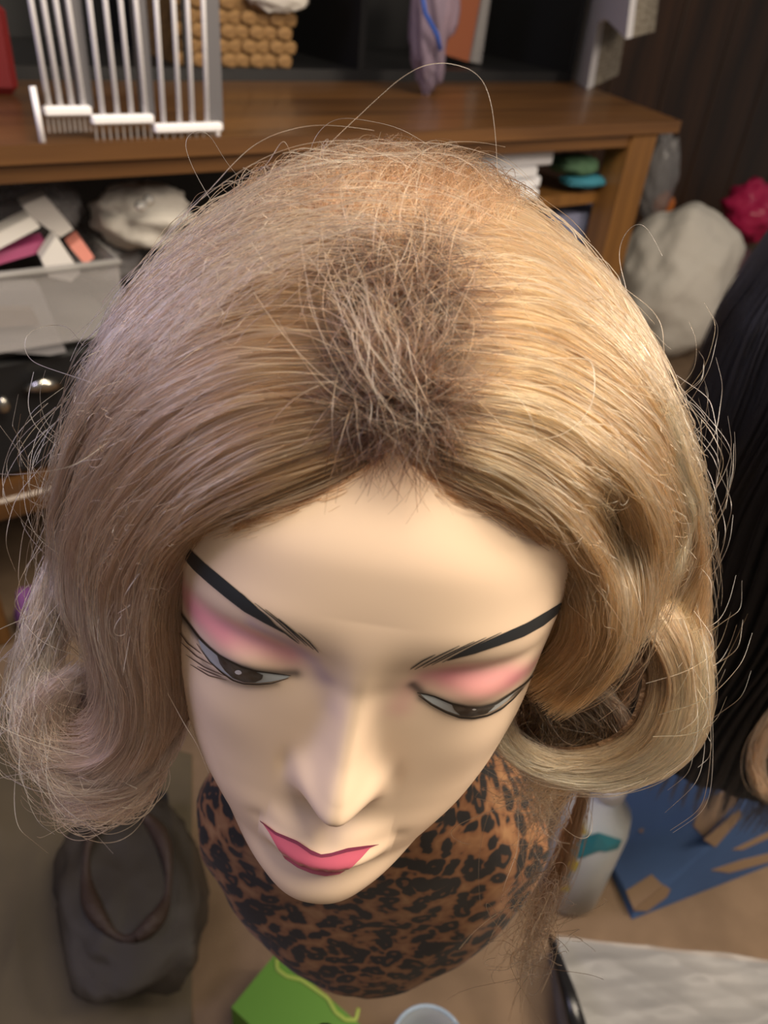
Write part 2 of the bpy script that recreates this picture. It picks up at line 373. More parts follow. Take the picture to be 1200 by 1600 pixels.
# ------------------------------------------------------------------ leopard print bust
LEO = bpy.data.materials.new('leopard_velvet'); LEO.use_nodes = True; nt = LEO.node_tree; b = nt.nodes['Principled BSDF']
N = lambda t: nt.nodes.new(t)
tc = N('ShaderNodeTexCoord'); ns = N('ShaderNodeTexNoise'); ns.inputs['Scale'].default_value = 60; ns.inputs['Detail'].default_value = 2
mx = N('ShaderNodeMix'); mx.data_type = 'VECTOR'; mx.inputs[0].default_value = .02
nt.links.new(tc.outputs['Object'], ns.inputs['Vector']); nt.links.new(tc.outputs['Object'], mx.inputs[4]); nt.links.new(ns.outputs['Color'], mx.inputs[5])
vo = N('ShaderNodeTexVoronoi'); vo.inputs['Scale'].default_value = 92; vo.inputs['Randomness'].default_value = .85
nt.links.new(mx.outputs[1], vo.inputs['Vector'])
n2 = N('ShaderNodeTexNoise'); n2.inputs['Scale'].default_value = 110; nt.links.new(tc.outputs['Object'], n2.inputs['Vector'])
add = N('ShaderNodeMath'); add.operation = 'MULTIPLY_ADD'; add.inputs[1].default_value = .55; add.inputs[2].default_value = -.27; nt.links.new(n2.outputs[0], add.inputs[0])
ad2 = N('ShaderNodeMath'); nt.links.new(vo.outputs['Distance'], ad2.inputs[0]); nt.links.new(add.outputs[0], ad2.inputs[1])
rp = N('ShaderNodeValToRGB'); e = rp.color_ramp.elements; e[0].position = .0; e[0].color = (*lin(96, 60, 34), 1); e[1].position = 1; e[1].color = (*lin(150, 110, 72), 1)
for p, c in ((.12, (96, 60, 34)), (.16, (14, 11, 11)), (.49, (16, 12, 12)), (.57, (116, 74, 42))):
    k = e.new(p); k.color = (*lin(*c), 1)
nt.links.new(ad2.outputs[0], rp.inputs[0]); nt.links.new(rp.outputs[0], b.inputs['Base Color']); b.inputs['Roughness'].default_value = .85; b.inputs['Sheen Weight'].default_value = .06
# rings of the bust in the head's heading: (height, centre shift to the side, shift back, half width, half depth)
yaw = rot('z', -.64765)
def bustring(z, sx, sy, a, bb, n=72, wob=0):
    t = np.arange(n)*2*math.pi/n; ex = .85
    q = np.stack([sx+a*np.sign(np.cos(t))*np.abs(np.cos(t))**ex, sy+bb*np.sign(np.sin(t))*np.abs(np.sin(t))**ex*(1+.0*t), 0*t], 1)
    return q@yaw.T+np.array([HEAD[0], HEAD[1], z])
BR = [(0.392, 0.0175, 0.0143, 0.012, 0.03), (0.4, 0.0175, 0.0143, 0.0315, 0.045), (0.43, 0.0175, 0.0143, 0.0633, 0.054), (0.46, 0.0175, 0.0143, 0.0841, 0.058), (0.49, 0.0175, 0.0143, 0.0951, 0.057), (0.52, 0.0175, 0.0143, 0.1061, 0.055), (0.55, 0.0175, 0.0143, 0.1049, 0.056), (0.58, 0.00875, 0.00715, 0.0872, 0.056), (0.61, 0.00875, 0.00715, 0.0621, 0.053), (0.64, 0, 0, 0.05, 0.05), (0.648, 0, 0, 0.048, 0.048)]
BA = np.array(BR); zi = np.linspace(0, len(BR)-1, 60)
BI = np.stack([np.interp(zi, range(len(BR)), np.convolve(np.r_[BA[0, k], BA[:, k], BA[-1, k]], [.2, .6, .2], 'valid')) for k in range(5)], 1)
G = np.array([bustring(*r) for r in BI])
rs = R_(4)
for i in range(len(G)):                 # soft folds of the cloth
    t = np.arange(72)*2*math.pi/72
    G[i] += (G[i]-G[i].mean(0))*(.012*np.sin(5*t+i*.25)+.010*np.sin(11*t-i*.4))[:, None]
bm_ = MB().grid(G, True); bm_.f += [tuple(range(72))[::-1], tuple(range(59*72, 60*72))]
bust = build('bust', bm_, LEO, mann, smooth=True, label='torso covered in brown and black leopard print velvet')
st = MB().lathe([(.010, 0), (.010, .385)], (HEAD[0]*.79, HEAD[1]*.79, .012), 16); build('pole', st, BLACK, mann, smooth=True)
st = MB().lathe([(.048, 0), (.048, .008), (.03, .014)], (HEAD[0]*.8, HEAD[1]*.8, .0), 32); build('base', st, BLACK, mann)

# ------------------------------------------------------------------ the blonde wig
def hairmat(name, rough=.3, tint=None):
    m = bpy.data.materials.new(name); m.use_nodes = True; nt = m.node_tree; nt.nodes.remove(nt.nodes['Principled BSDF'])
    h = nt.nodes.new('ShaderNodeBsdfHairPrincipled'); h.parametrization = 'COLOR'
    h.inputs['Roughness'].default_value = rough; h.inputs['Radial Roughness'].default_value = .5
    a = nt.nodes.new('ShaderNodeAttribute'); a.attribute_name = 'tone'
    nt.links.new(a.outputs['Color'], h.inputs['Color']); nt.links.new(h.outputs[0], nt.nodes['Material Output'].inputs['Surface'])
    return m
HAIR = hairmat('wig_fibre', .32)
SC = np.array([0, .02, .03]); SR = np.array([.115, .12, .10])
def gp(px, py, s):                      # guide point in the head's frame: s<0.5 distance, else scale of the wig's crown shell
    d = ray(px, py)@MH
    if s < .5: return CL+d*s
    a = (CL-SC)/(SR*s); b = d/(SR*s); A = b@b; B = a@b; D = B*B-A*(a@a-1)
    t = (-B-math.sqrt(D))/A if D > 0 else -B/A
    return CL+d*t
def guide(pts, K=28, sm=2):
    P = np.array([gp(*p) if len(p) == 3 else p[1:] for p in pts], float); d = np.r_[0, np.cumsum(np.linalg.norm(np.diff(P, axis=0), axis=1))]
    s = np.linspace(0, d[-1], K); Q = np.stack([pchip(d, P[:, k], s) for k in range(3)], 1)
    for _ in range(sm): Q[1:-1] = .25*Q[:-2]+.5*Q[1:-1]+.25*Q[2:]
    return Q
def across(G, t):                       # smooth blend between neighbouring guides
    n = len(G); i = np.clip(np.floor(t).astype(int), 0, n-2); f = (t-i)[:, None, None]
    p0, p1, p2, p3 = G[np.clip(i-1, 0, n-1)], G[i], G[i+1], G[np.clip(i+2, 0, n-1)]
    return .5*(2*p1+(p2-p0)*f+(2*p0-5*p1+4*p2-p3)*f**2+(3*p1-p0-3*p2+p3)*f**3)
def curves(name, P, rad, col, parent, label=None, m=None):
    N, K = P.shape[:2]; Wd = toW(P.reshape(-1, 3))-wloc(parent)
    h = bpy.data.hair_curves.new(name); h.add_curves([K]*N)
    h.points.foreach_set('position', Wd.astype(np.float32).ravel())
    r = h.attributes.get('radius') or h.attributes.new('radius', 'FLOAT', 'POINT')
    s = np.linspace(0, 1, K)
    r.data.foreach_set('value', (rad[:, None]*(1-.55*s**3)[None]).astype(np.float32).ravel())
    a = h.attributes.new('tone', 'FLOAT_COLOR', 'POINT')
    a.data.foreach_set('color', np.concatenate([np.clip(col, 0, 1), np.ones(col.shape[:2]+(1,))], 2).astype(np.float32).ravel())
    o = link(name, h, m or HAIR, parent, None); o['kind'] = 'stuff'
    if label: o['label'] = label
    return o
ROOT = np.array(lin(34, 18, 10)); AUB = np.array(lin(122, 80, 50)); GOLD = np.array(lin(152, 108, 68)); ASH = np.array(lin(144, 117, 103)); BLON = np.array(lin(236, 194, 150)); MOUSE = np.array(lin(104, 80, 60))
def clumpy(t, seed, f=1.):
    rs = R_(seed); v = 0*t
    for k in range(8): v = v+np.sin(t*f*(1.3+k*1.9)*2+rs.rand()*6.3)/(1+.35*k)
    return v/2.2
def section(name, guides, n, seed, c0, c1, depth=.012, frizz=.0003, clump=.42, nclump=90, rad=.00012, root=None, cut=(.82, 1), start=.0, light=BLON, lf=.35, tail=0., label=None, jit=.0):
    rs = R_(seed); G = np.array([guide(g_) for g_ in guides]); ng, K = G.shape[:2]
    t = rs.rand(n)*(ng-1)
    nc = max(2, int(nclump*(ng-1))); cen = (np.arange(nc)+.5)/nc*(ng-1)+rs.randn(nc)*.3/nclump
    ci = np.clip(np.searchsorted(cen, t), 0, nc-1)
    s0 = start*rs.rand(n)**1.5; s1 = cut[0]+(cut[1]-cut[0])*rs.rand(n)
    S = np.linspace(0, 1, K)
    P = across(G, t); Pc = across(G, np.clip(cen[ci], 0, ng-1.001))
    k = (clump*np.clip(S*2.2-.15, 0, 1)*.8)[None, :, None]*(.35+.65*rs.rand(n))[:, None, None]
    P = P*(1-k)+Pc*k
    dr = (.10*rs.randn(n)*(1+2*(rs.rand(n) < .08)))[:, None, None]*(across(G, np.clip(t+.02, 0, ng-1))-across(G, np.clip(t-.02, 0, ng-1)))/.04
    dr = dr*np.minimum(1, .012/(np.linalg.norm(dr, axis=2, keepdims=True)+1e-9))
    P = P+dr*(S-.15)[None, :, None]
    # trim each strand to its own span
    q = s0[:, None]+(s1-s0)[:, None]*S[None]; q = q*(K-1); i = np.clip(np.floor(q).astype(int), 0, K-2); f = (q-i)[..., None]
    ar = np.arange(n)[:, None]; P = P[ar, i]*(1-f)+P[ar, i+1]*f; sq = q/(K-1)
    nrm = P-np.array([0, .01, -.02]); nrm[..., 2] *= .8; nrm /= np.linalg.norm(nrm, axis=2)[..., None]
    dz = -depth*rs.rand(n)**1.2; cd = .0008*clumpy(cen[ci], seed+5, 3)
    env = np.clip(S*5, .12, 1)[None]*np.clip(sq*6+.1, .1, 1)
    P = P+nrm*((dz+cd)[:, None]*env)[..., None]
    ph = rs.rand(n, 3, 3)*6.28; fr = 1+rs.rand(n, 3, 3)*np.array([2, 5, 11]); am = rs.randn(n, 3, 3)*np.array([1.8, .6, .12])
    nz_ = (am[:, None]*np.sin(S[None, :, None, None]*fr[:, None]*3+ph[:, None])).sum(-1)
    wild = np.where(rs.rand(n) < .03, 3., 1.)
    P = P+nz_*(frizz*wild[:, None]*(.25+S[None]*(1+tail)))[..., None]+rs.randn(n, 1, 3)*jit
    tone = clumpy(t, seed+1, 2.2)[:, None]*.5+clumpy(cen[ci], seed+2, 9)[:, None]*.4+rs.randn(n)[:, None]*1.25
    mixv = np.clip(sq*1.1+.15*tone, 0, 1)[..., None]
    col = c0*(1-mixv)+c1*mixv
    L = np.clip(lf*(tone-.15), 0, .85)[..., None]; col = col*(1-L)+light*L
    D = np.clip(-tone*.35, 0, .55)[..., None]; col = col*(1-D)+ROOT*1.6*D
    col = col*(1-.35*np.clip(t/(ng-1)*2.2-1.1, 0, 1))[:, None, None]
    if root is not None:
        pr = (toW(P)-CAM)@RC; pxy = np.stack([600-F*pr[..., 0]/pr[..., 2], 800+F*pr[..., 1]/pr[..., 2]], -1)
        rm = np.clip(1-sq/root, 0, 1)[..., None]**.7; col = col*(1-rm)+ROOT*rm
    return curves(name, P, rad*(.7+.6*rs.rand(n)), col, WIG, label)
def under(name, guides, off, c, parent):   # solid mass of hair beneath the loose strands
    G = np.array([guide(g_) for g_ in guides]); t = np.linspace(0, len(G)-1.001, (len(G)-1)*6); P = across(G, t)
    nrm = P-np.array([0, .01, -.02]); nrm /= np.linalg.norm(nrm, axis=2)[..., None]
    S = np.linspace(0, 1, P.shape[1]); P = P-nrm*(off*(.5+.5*np.clip(S*4, 0, 1)))[None, :, None]
    P2 = P-nrm*.004; a, b = P.shape[:2]; mb = MB().grid(toW(P)); mb.grid(toW(P2)[::-1])
    return build(name, mb, c, parent, smooth=True)
WIG = thing('wig', 'shoulder length honey blonde wig with dark roots and flipped ends, worn by the mannequin', 'wig', (HEAD[0], HEAD[1], HEAD[2]+.12))
HM = mat('hair_mass', lin(118, 88, 60), .6, noise=(60, lin(70, 48, 30), (1, 1, 1), .35, .65), bump=(220, .8, .003))
# cap
th = np.linspace(.01, 1.9, 40)[:, None]; ph = np.linspace(0, 2*math.pi, 81)[None, :-1]
lim = 1.9+0*ph; fa = np.exp(-((np.mod(ph, 2*math.pi)-1.5*math.pi)/.95)**4); lim = 1.9-1.02*fa     # lifted over the forehead
tt = th/1.9*lim; s_ = .93
cp = np.stack([np.sin(tt)*np.cos(ph), np.sin(tt)*np.sin(ph), np.cos(tt)], -1)*SR*s_+SC
cpm = MB().grid(toW(cp), True); build('cap', cpm, HM, WIG, smooth=True, label='brown cap under the strands')
RG = [[(632, 712, .915), (690, 742, .93), (760, 775, .95), (830, 825, .95), (885, 885, .245), (915, 950, .25), (910, 1010, .262), (870, 1055, .275), (825, 1085, .285)],
 [(650, 685, .95), (750, 715, .98), (850, 770, .99), (920, 850, .98), (955, 930, .25), (955, 1000, .262), (915, 1060, .278), (850, 1110, .29)],
 [(665, 655, .97), (790, 675, 1.0), (900, 740, 1.01), (970, 840, .262), (995, 930, .262), (985, 1010, .27), (940, 1080, .28), (870, 1130, .29)],
 [(675, 610, .98), (820, 630, 1.01), (940, 700, 1.01), (1015, 800, 1.0), (1030, 890, .272), (1015, 970, .28), (975, 1040, .285), (900, 1090, .295)],
 [(685, 560, .98), (830, 575, 1.01), (960, 645, 1.01), (1040, 750, 1.0), (1060, 850, .282), (1045, 925, .285), (1000, 990, .29), (940, 1040, .295)],
 [(690, 500, .99), (830, 505, 1.01), (960, 575, 1.01), (1045, 680, 1.0), (1080, 790, 1.02), (1078, 880, .295), (1040, 935, .295), (990, 980, .30)],
 [(680, 430, .99), (800, 430, 1.0), (920, 490, 1.), (1010, 590, 1.), (1068, 710, 1.0), (1090, 820, 1.03), (1092, 900, .305), (1060, 960, .305)],
 [(660, 370, .99), (770, 350, 1.), (880, 400, .98), (970, 490, .97), (1035, 600, .98), (1075, 710, 1.0), (1100, 860, .31), (1112, 960, .315), (1095, 1030, .315)],
 [(640, 320, .99), (720, 290, 1.), (830, 330, .98), (930, 430, .96), (1010, 560, .96), (1062, 700, 1.0), (1098, 860, .315), (1115, 960, .32)],
 [(620, 290, .99), (680, 250, 1.0), (780, 285, .98), (880, 365, .97), (975, 490, .96), (1040, 620, .98), (1080, 750, 1.02)]]
LG = [[(598, 712, .915), (540, 752, .925), (460, 785, .935), (370, 815, .94), (300, 852, .243), (265, 905, .25), (255, 970, .262), (265, 1050, .28), (265, 1130, .295), (235, 1200, .31)],
 [(590, 690, .95), (500, 720, .97), (390, 765, .99), (290, 830, .99), (238, 910, .25), (225, 990, .262), (238, 1070, .28), (235, 1150, .295), (190, 1230, .31)],
 [(575, 660, .97), (460, 680, 1.0), (330, 740, 1.01), (230, 840, 1.0), (188, 940, .265), (190, 1020, .275), (215, 1090, .285), (200, 1170, .30), (130, 1230, .315)],
 [(560, 620, .98), (430, 630, 1.01), (280, 700, 1.01), (180, 820, 1.01), (145, 930, .28), (150, 1010, .285), (180, 1070, .29), (180, 1140, .30), (120, 1190, .31), (50, 1170, .315)],
 [(550, 580, .98), (410, 580, 1.01), (250, 655, 1.01), (150, 780, 1.01), (112, 900, .29), (115, 980, .295), (145, 1030, .30), (180, 1060, .305)],
 [(550, 530, .99), (400, 530, 1.01), (250, 600, 1.01), (140, 720, 1.01), (100, 840, .29), (88, 920, .30), (98, 980, .30), (135, 1020, .305)],
 [(560, 470, .99), (420, 460, 1.0), (280, 520, 1.0), (170, 620, 1.0), (105, 740, 1.03), (84, 850, .30), (80, 930, .305)],
 [(580, 410, .99), (450, 390, 1), (320, 430, .99), (210, 520, .99), (130, 640, 1.02), (92, 760, 1.05), (75, 860, .305), (70, 920, .31)],
 [(590, 350, .99), (480, 320, 1.), (360, 350, .98), (250, 430, .98), (165, 540, 1.0), (105, 670, 1.03), (85, 760, 1.05)],
 [(600, 300, .99), (500, 265, 1.), (400, 290, .98), (290, 370, .97), (200, 460, .99), (130, 580, 1.02)]]
under('hair_mass', RG, .010, HM, WIG); under('hair_mass', LG, .010, HM, WIG)
section('right_hair', RG, 13000, 1, GOLD*1.15, GOLD, root=.13, lf=.30, light=BLON, start=.35)  # paler towards the parting: the specular band is put into the strand colour
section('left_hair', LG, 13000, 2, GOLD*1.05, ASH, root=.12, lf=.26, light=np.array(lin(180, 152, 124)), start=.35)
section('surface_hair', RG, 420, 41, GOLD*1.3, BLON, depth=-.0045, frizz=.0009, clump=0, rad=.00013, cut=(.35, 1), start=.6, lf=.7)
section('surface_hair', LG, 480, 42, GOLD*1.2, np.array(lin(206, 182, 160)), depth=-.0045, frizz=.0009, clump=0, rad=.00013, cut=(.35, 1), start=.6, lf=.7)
# the back of the wig, falling from the crown
def backpt(phi, th, s=1., dz=0.): return ('local', SC[0]+SR[0]*s*math.sin(th)*math.cos(phi), SC[1]+SR[1]*s*math.sin(th)*math.sin(phi), SC[2]+SR[2]*s*math.cos(th)-dz)
BG = [[backpt(.5*1.57+.5*p_, .12, .95), backpt(p_, .5, .95), backpt(p_, .95, .96), backpt(p_, 1.4, .96), backpt(p_, 1.65, .95, .03), backpt(p_, 1.65, .93, .08), backpt(p_, 1.6, .89, .12)] for p_ in np.linspace(-.6, 3.74, 12)]
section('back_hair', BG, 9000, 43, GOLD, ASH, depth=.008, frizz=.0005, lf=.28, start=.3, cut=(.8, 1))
under('hair_mass', BG, .010, HM, WIG)
# fine hairs of the front edge
section('front_hair', [[(618, 735, .90), (600, 765, .905), (560, 790, .91), (480, 812, .92), (380, 828, .93), (305, 858, .243)], RG[0][:0] or [(598, 712, .915), (540, 752, .925), (460, 785, .935), (370, 815, .94), (300, 852, .243), (265, 905, .25)]],
        650, 3, AUB, GOLD, depth=.002, frizz=.0006, rad=.00007, cut=(.4, 1), lf=.2)
section('front_hair', [[(628, 735, .90), (660, 765, .91), (720, 785, .92), (790, 808, .93), (860, 865, .243), (893, 915, .247)], [(632, 712, .915), (690, 742, .93), (760, 775, .95), (830, 825, .95), (885, 885, .245), (915, 950, .25)]],
        650, 4, AUB, GOLD, depth=.002, frizz=.0006, rad=.00007, cut=(.4, 1), lf=.2)
# the large flipped curl on one side
CB = [[(1040, 860, .31), (1088, 950, .315), (1116, 1060, .32), (1110, 1140, .325), (1050, 1210, .33), (960, 1238, .33), (860, 1222, .33), (785, 1185, .325)],
 [(1020, 920, .30), (1065, 990, .305), (1088, 1080, .315), (1070, 1155, .32), (1000, 1210, .325), (910, 1225, .325), (825, 1205, .32), (775, 1150, .315), (785, 1090, .31)],
 [(990, 960, .295), (1030, 1020, .30), (1045, 1090, .31), (1020, 1155, .315), (950, 1195, .32), (870, 1195, .32), (810, 1160, .315), (795, 1105, .31)]]
under('curl_mass', CB, .006, HM, WIG)
section('curl', CB, 5000, 5, GOLD*1.15, BLON, depth=.008, frizz=.0004, clump=.6, lf=.6, tail=.4, start=.12, label='pale blonde flipped curl')
section('curl', [[(1030, 640, 1.0), (1060, 740, 1.0), (1078, 830, .283), (1060, 890, .284), (1025, 925, .288)], [(1050, 620, 1.02), (1080, 730, 1.03), (1090, 830, .295), (1070, 890, .295), (1030, 930, .295)]], 1500, 6, BLON, BLON, depth=.003, lf=.4, start=.75, label='bright blonde lock')
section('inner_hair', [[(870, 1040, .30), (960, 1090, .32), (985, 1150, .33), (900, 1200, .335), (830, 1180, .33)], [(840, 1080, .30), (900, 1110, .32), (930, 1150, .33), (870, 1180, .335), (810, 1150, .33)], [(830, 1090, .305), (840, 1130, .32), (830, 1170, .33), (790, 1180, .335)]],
        1800, 7, MOUSE*.4, MOUSE*.7, depth=.01, frizz=.0010, lf=.25, tail=1)  # strand colour darkened to paint the shade in the curl's hollow
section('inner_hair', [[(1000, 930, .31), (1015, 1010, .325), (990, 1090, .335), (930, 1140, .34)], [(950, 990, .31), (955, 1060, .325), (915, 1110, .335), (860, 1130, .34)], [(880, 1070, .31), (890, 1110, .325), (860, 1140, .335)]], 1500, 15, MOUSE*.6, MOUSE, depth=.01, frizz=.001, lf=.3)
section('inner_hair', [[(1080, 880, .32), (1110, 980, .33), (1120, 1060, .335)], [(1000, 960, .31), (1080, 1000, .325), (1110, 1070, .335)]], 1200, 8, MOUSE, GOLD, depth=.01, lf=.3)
section('wispy_hair', [[(960, 1180, .335), (880, 1225, .34), (810, 1235, .345), (760, 1225, .35)], [(920, 1200, .34), (870, 1250, .35), (820, 1275, .36), (780, 1270, .365)], [(900, 1210, .345), (880, 1270, .36), (850, 1330, .39), (845, 1390, .42)]],
        170, 9, GOLD, BLON, depth=.01, frizz=.0012, lf=.5, tail=1.5, cut=(.5, 1))
# the looser curl on the other side
CC = [[(240, 1000, .29), (272, 1090, .30), (258, 1180, .31), (195, 1240, .32), (110, 1240, .325), (48, 1200, .325), (22, 1130, .32), (50, 1065, .315)],
 [(225, 1030, .295), (245, 1100, .30), (228, 1165, .31), (165, 1205, .315), (95, 1198, .32), (50, 1150, .318), (55, 1090, .312), (100, 1050, .308)],
 [(205, 1060, .30), (208, 1110, .305), (180, 1155, .31), (120, 1165, .315), (80, 1130, .315), (88, 1090, .312), (140, 1070, .31)]]
CD = [[(75, 860, .31), (40, 960, .312), (18, 1060, .318), (15, 1140, .322), (45, 1200, .325), (110, 1235, .325)], [(95, 900, .305), (65, 980, .308), (45, 1060, .315), (50, 1130, .318), (95, 1170, .32), (150, 1180, .32)]]
section('curl', CC, 4200, 10, ASH*.9, ASH*.95, depth=.009, frizz=.0006, clump=.6, lf=.35, tail=.8, start=.15, light=np.array(lin(186, 164, 146)), label='loose ash blonde curl')
section('curl', CD, 520, 11, ASH, np.array(lin(196, 176, 160)), depth=.012, rad=.00014, frizz=.0014, lf=.4, tail=1, start=.2, label='wispy ash curl')
section('inner_hair', [[(200, 1040, .31), (140, 1080, .33), (90, 1110, .33), (110, 1160, .33)], [(230, 1070, .31), (190, 1110, .33), (130, 1130, .335), (160, 1170, .33)]], 1200, 12, MOUSE*.5, MOUSE*.7, depth=.012, frizz=.0012, lf=.1)  # darker strands paint the shade inside the looser curl
section('wispy_hair', [[(255, 1160, .32), (235, 1240, .33), (170, 1290, .335), (105, 1285, .34), (72, 1235, .34)], [(262, 1150, .32), (220, 1225, .325), (150, 1265, .33), (90, 1250, .335), (60, 1200, .335)]], 200, 13, ASH, ASH, depth=.006, frizz=.0012, lf=.4, tail=1)
section('back_hair', [[(910, 1220, .36), (895, 1300, .41), (878, 1360, .45), (845, 1430, .48), (800, 1500, .50), (775, 1545, .51)], [(922, 1220, .365), (905, 1310, .415), (878, 1390, .46), (838, 1480, .49), (815, 1550, .51)]],
        190, 14, MOUSE*.7, MOUSE*.5, depth=.008, frizz=.0015, lf=.1, tail=1., cut=(.7, 1), label='dark ash back hair ends')
# short fibres standing around the parting and the crown
def scatter(name, n, seed, area, length, c0, c1, rad=.00009, lift=1.0, bend=1.0, aim=None, lf=.3):
    rs = R_(seed); P0 = []; T0 = []
    for i in range(n):
        px, py, rx, ry = area[rs.randint(len(area))]; a = rs.rand()*6.28; q = rs.rand()**.5
        P0.append(gp(px+rx*q*math.cos(a), py+ry*q*math.sin(a), .96+.03*rs.rand()))
    P0 = np.array(P0); nrm = P0-SC; nrm /= np.linalg.norm(nrm, axis=1)[:, None]
    d = rs.randn(n, 3); d -= nrm*(d*nrm).sum(1)[:, None]; d /= np.linalg.norm(d, axis=1)[:, None]
    if aim is not None:
        v = np.array(aim)[None]-nrm*(nrm@np.array(aim))[:, None]; d = d*.55+v
        d /= np.linalg.norm(d, axis=1)[:, None]
    c = np.cross(nrm, d); K = 14; S = np.linspace(0, 1, K)[None, :, None]; Ln = (length*(.4+.9*rs.rand(n)))[:, None, None]
    up = (lift*(.1+.9*rs.rand(n)))[:, None, None]; sw = (bend*rs.randn(n))[:, None, None]
    P = P0[:, None]+Ln*(d[:, None]*S+nrm[:, None]*up*(S-1.0*S**2)*1.1+c[:, None]*sw*.5*S**2)
    t = rs.rand(n, 1, 1); col = c0*(1-t)+c1*t+0*S; L = np.clip(lf*rs.randn(n, 1, 1), 0, .8); col = col*(1-L)+BLON*L
    return curves(name, P, rad*(.7+.6*rs.rand(n)), col, WIG)
scatter('parting_hair', 2600, 21, [(625, 635, 80, 48), (615, 570, 70, 70), (625, 635, 80, 48), (670, 480, 60, 70), (620, 420, 80, 50)], .016, ROOT*.6, ROOT*2., lift=1.1, lf=.1)
scatter('parting_hair', 330, 22, [(590, 560, 70, 90), (640, 440, 80, 60), (600, 380, 90, 50)], .026, AUB, GOLD, lift=1.4, lf=.5)
scatter('crown_hair', 2600, 23, [(600, 300, 170, 45), (480, 320, 120, 50), (720, 320, 100, 50), (610, 360, 120, 40)], .022, AUB*.6, AUB, lift=.7, bend=.4, aim=(0, 1.4, .3), lf=.2)
scatter('crown_hair', 1600, 24, [(600, 255, 150, 25), (640, 300, 110, 50)], .03, MOUSE*.8, AUB, lift=.6, bend=.4, aim=(0, 1.6, 0), lf=.2)
section('parting_hair', [[(570, 400, .99), (600, 450, 1.04), (610, 540, 1.05), (640, 640, 1.03), (650, 700, .99)], [(500, 440, 1.0), (560, 480, 1.06), (600, 560, 1.07), (640, 630, 1.05), (700, 680, 1.0)], [(440, 470, 1.0), (520, 475, 1.06), (590, 530, 1.07), (650, 600, 1.06), (720, 640, 1.01)]],
        48, 25, GOLD, BLON, depth=.004, clump=0, jit=.0045, frizz=.0011, cut=(.4, 1), start=.3, lf=.5, rad=.00011)
section('arching_hair', [[(200, 480, 1.0), (290, 360, 1.03), (400, 280, 1.06), (520, 240, 1.07), (640, 232, 1.07), (760, 270, 1.04), (850, 330, 1.01)], [(170, 520, 1.02), (280, 420, 1.04), (420, 345, 1.06), (560, 330, 1.06), (700, 350, 1.05), (830, 420, 1.02), (930, 500, 1.0)]],
        200, 26, ASH*1.1, BLON, depth=.006, clump=0, jit=.003, frizz=.0016, cut=(.3, 1), start=.5, lf=.6, rad=.0001)
section('arching_hair', [[(600, 330, 1.04), (480, 345, 1.05), (360, 400, 1.05), (260, 480, 1.04), (180, 590, 1.03)], [(600, 430, 1.03), (470, 420, 1.05), (350, 470, 1.05), (250, 560, 1.04), (160, 690, 1.03)]],
        160, 27, ASH, BLON, depth=.004, clump=0, jit=.004, frizz=.0012, cut=(.4, 1), start=.4, lf=.6, rad=.0001)
# single stray hairs
rs = R_(31); FP = []
def stray(pts): FP.append(guide(pts, 40, 14))
stray([(484, 300, .31), (483, 230, .308), (530, 182, .306), (610, 195, .304), (690, 240, .304)])
stray([(340, 330, .30), (300, 260, .305), (285, 215, .306), (320, 200, .306), (350, 250, .306), (385, 290, .304)])
stray([(975, 600, .30), (985, 480, .302), (965, 380, .304), (1000, 340, .306), (1035, 400, .306)])
stray([(170, 690, 1.02), (110, 730, 1.12), (40, 740, 1.2), (-20, 738, 1.25)])
stray([(150, 600, 1.02), (40, 560, 1.12), (30, 520, 1.13), (90, 505, 1.1), (130, 540, 1.05)])
stray([(840, 560, 1.02), (925, 560, 1.05), (930, 620, 1.05), (880, 680, 1.03), (820, 690, 1.01)])
stray([(690, 600, 1.0), (770, 590, 1.05), (825, 640, 1.06), (845, 720, 1.03)])
stray([(260, 1080, .285), (300, 1150, .28), (326, 1208, .29)])
stray([(600, 800, .905), (570, 880, .232), (600, 950, .236), (680, 985, .24), (760, 960, .24), (800, 880, .237), (760, 800, .232)])
stray([(610, 790, .90), (690, 850, .229), (700, 930, .238), (660, 1000, .245)])
stray([(500, 810, .91), (440, 850, .235), (380, 900, .238), (350, 960, .245)])
stray([(800, 830, .94), (840, 900, .238), (790, 1000, .247), (785, 1080, .258)])
stray([(20, 1180, .32), (80, 1230, .322), (190, 1250, .32), (250, 1190, .315)])
for i in range(210):                    # strays off the outline
    a = rs.choice(3, p=[.38, .32, .3])
    if a == 0: px, py = 1070+rs.rand()*40, 560+rs.rand()*620
    elif a == 1: px, py = 30+rs.rand()*70, 640+rs.rand()*600
    else: px = 250+rs.rand()*620; py = 380-130*math.sin((px-250)/620*math.pi)
    o = np.array([px-590, (py-700)*.8]); o /= np.linalg.norm(o); tn = np.array([-o[1], o[0]])*rs.choice([-1, 1])
    d0 = .29+.03*rs.rand()+max(0, (py-800))*.00005; Lp = (40+110*rs.rand())*(.55 if a == 2 else 1); b = .2+.5*rs.rand()
    q = [(px-o[0]*40-tn[0]*Lp*.5, py-o[1]*40-tn[1]*Lp*.5, d0), (px+o[0]*Lp*.1, py+o[1]*Lp*.1, d0+.004*rs.randn()), (px+o[0]*Lp*b*.6+tn[0]*Lp*.5, py+o[1]*Lp*b*.6+tn[1]*Lp*.5, d0+.006*rs.randn()), (px+o[0]*Lp*b*.4+tn[0]*Lp*.95, py+o[1]*Lp*b*.4+tn[1]*Lp*.95, d0+.008*rs.randn())]
    stray(q)
FP = np.array(FP); ft = rs.rand(len(FP), 1, 1); fc = (GOLD*(1-ft)+np.array(lin(236, 226, 205))*ft)+np.zeros((1, 40, 1))
curves('stray_hair', FP, .00008+.00005*rs.rand(len(FP)), fc, WIG, 'loose stray hairs')

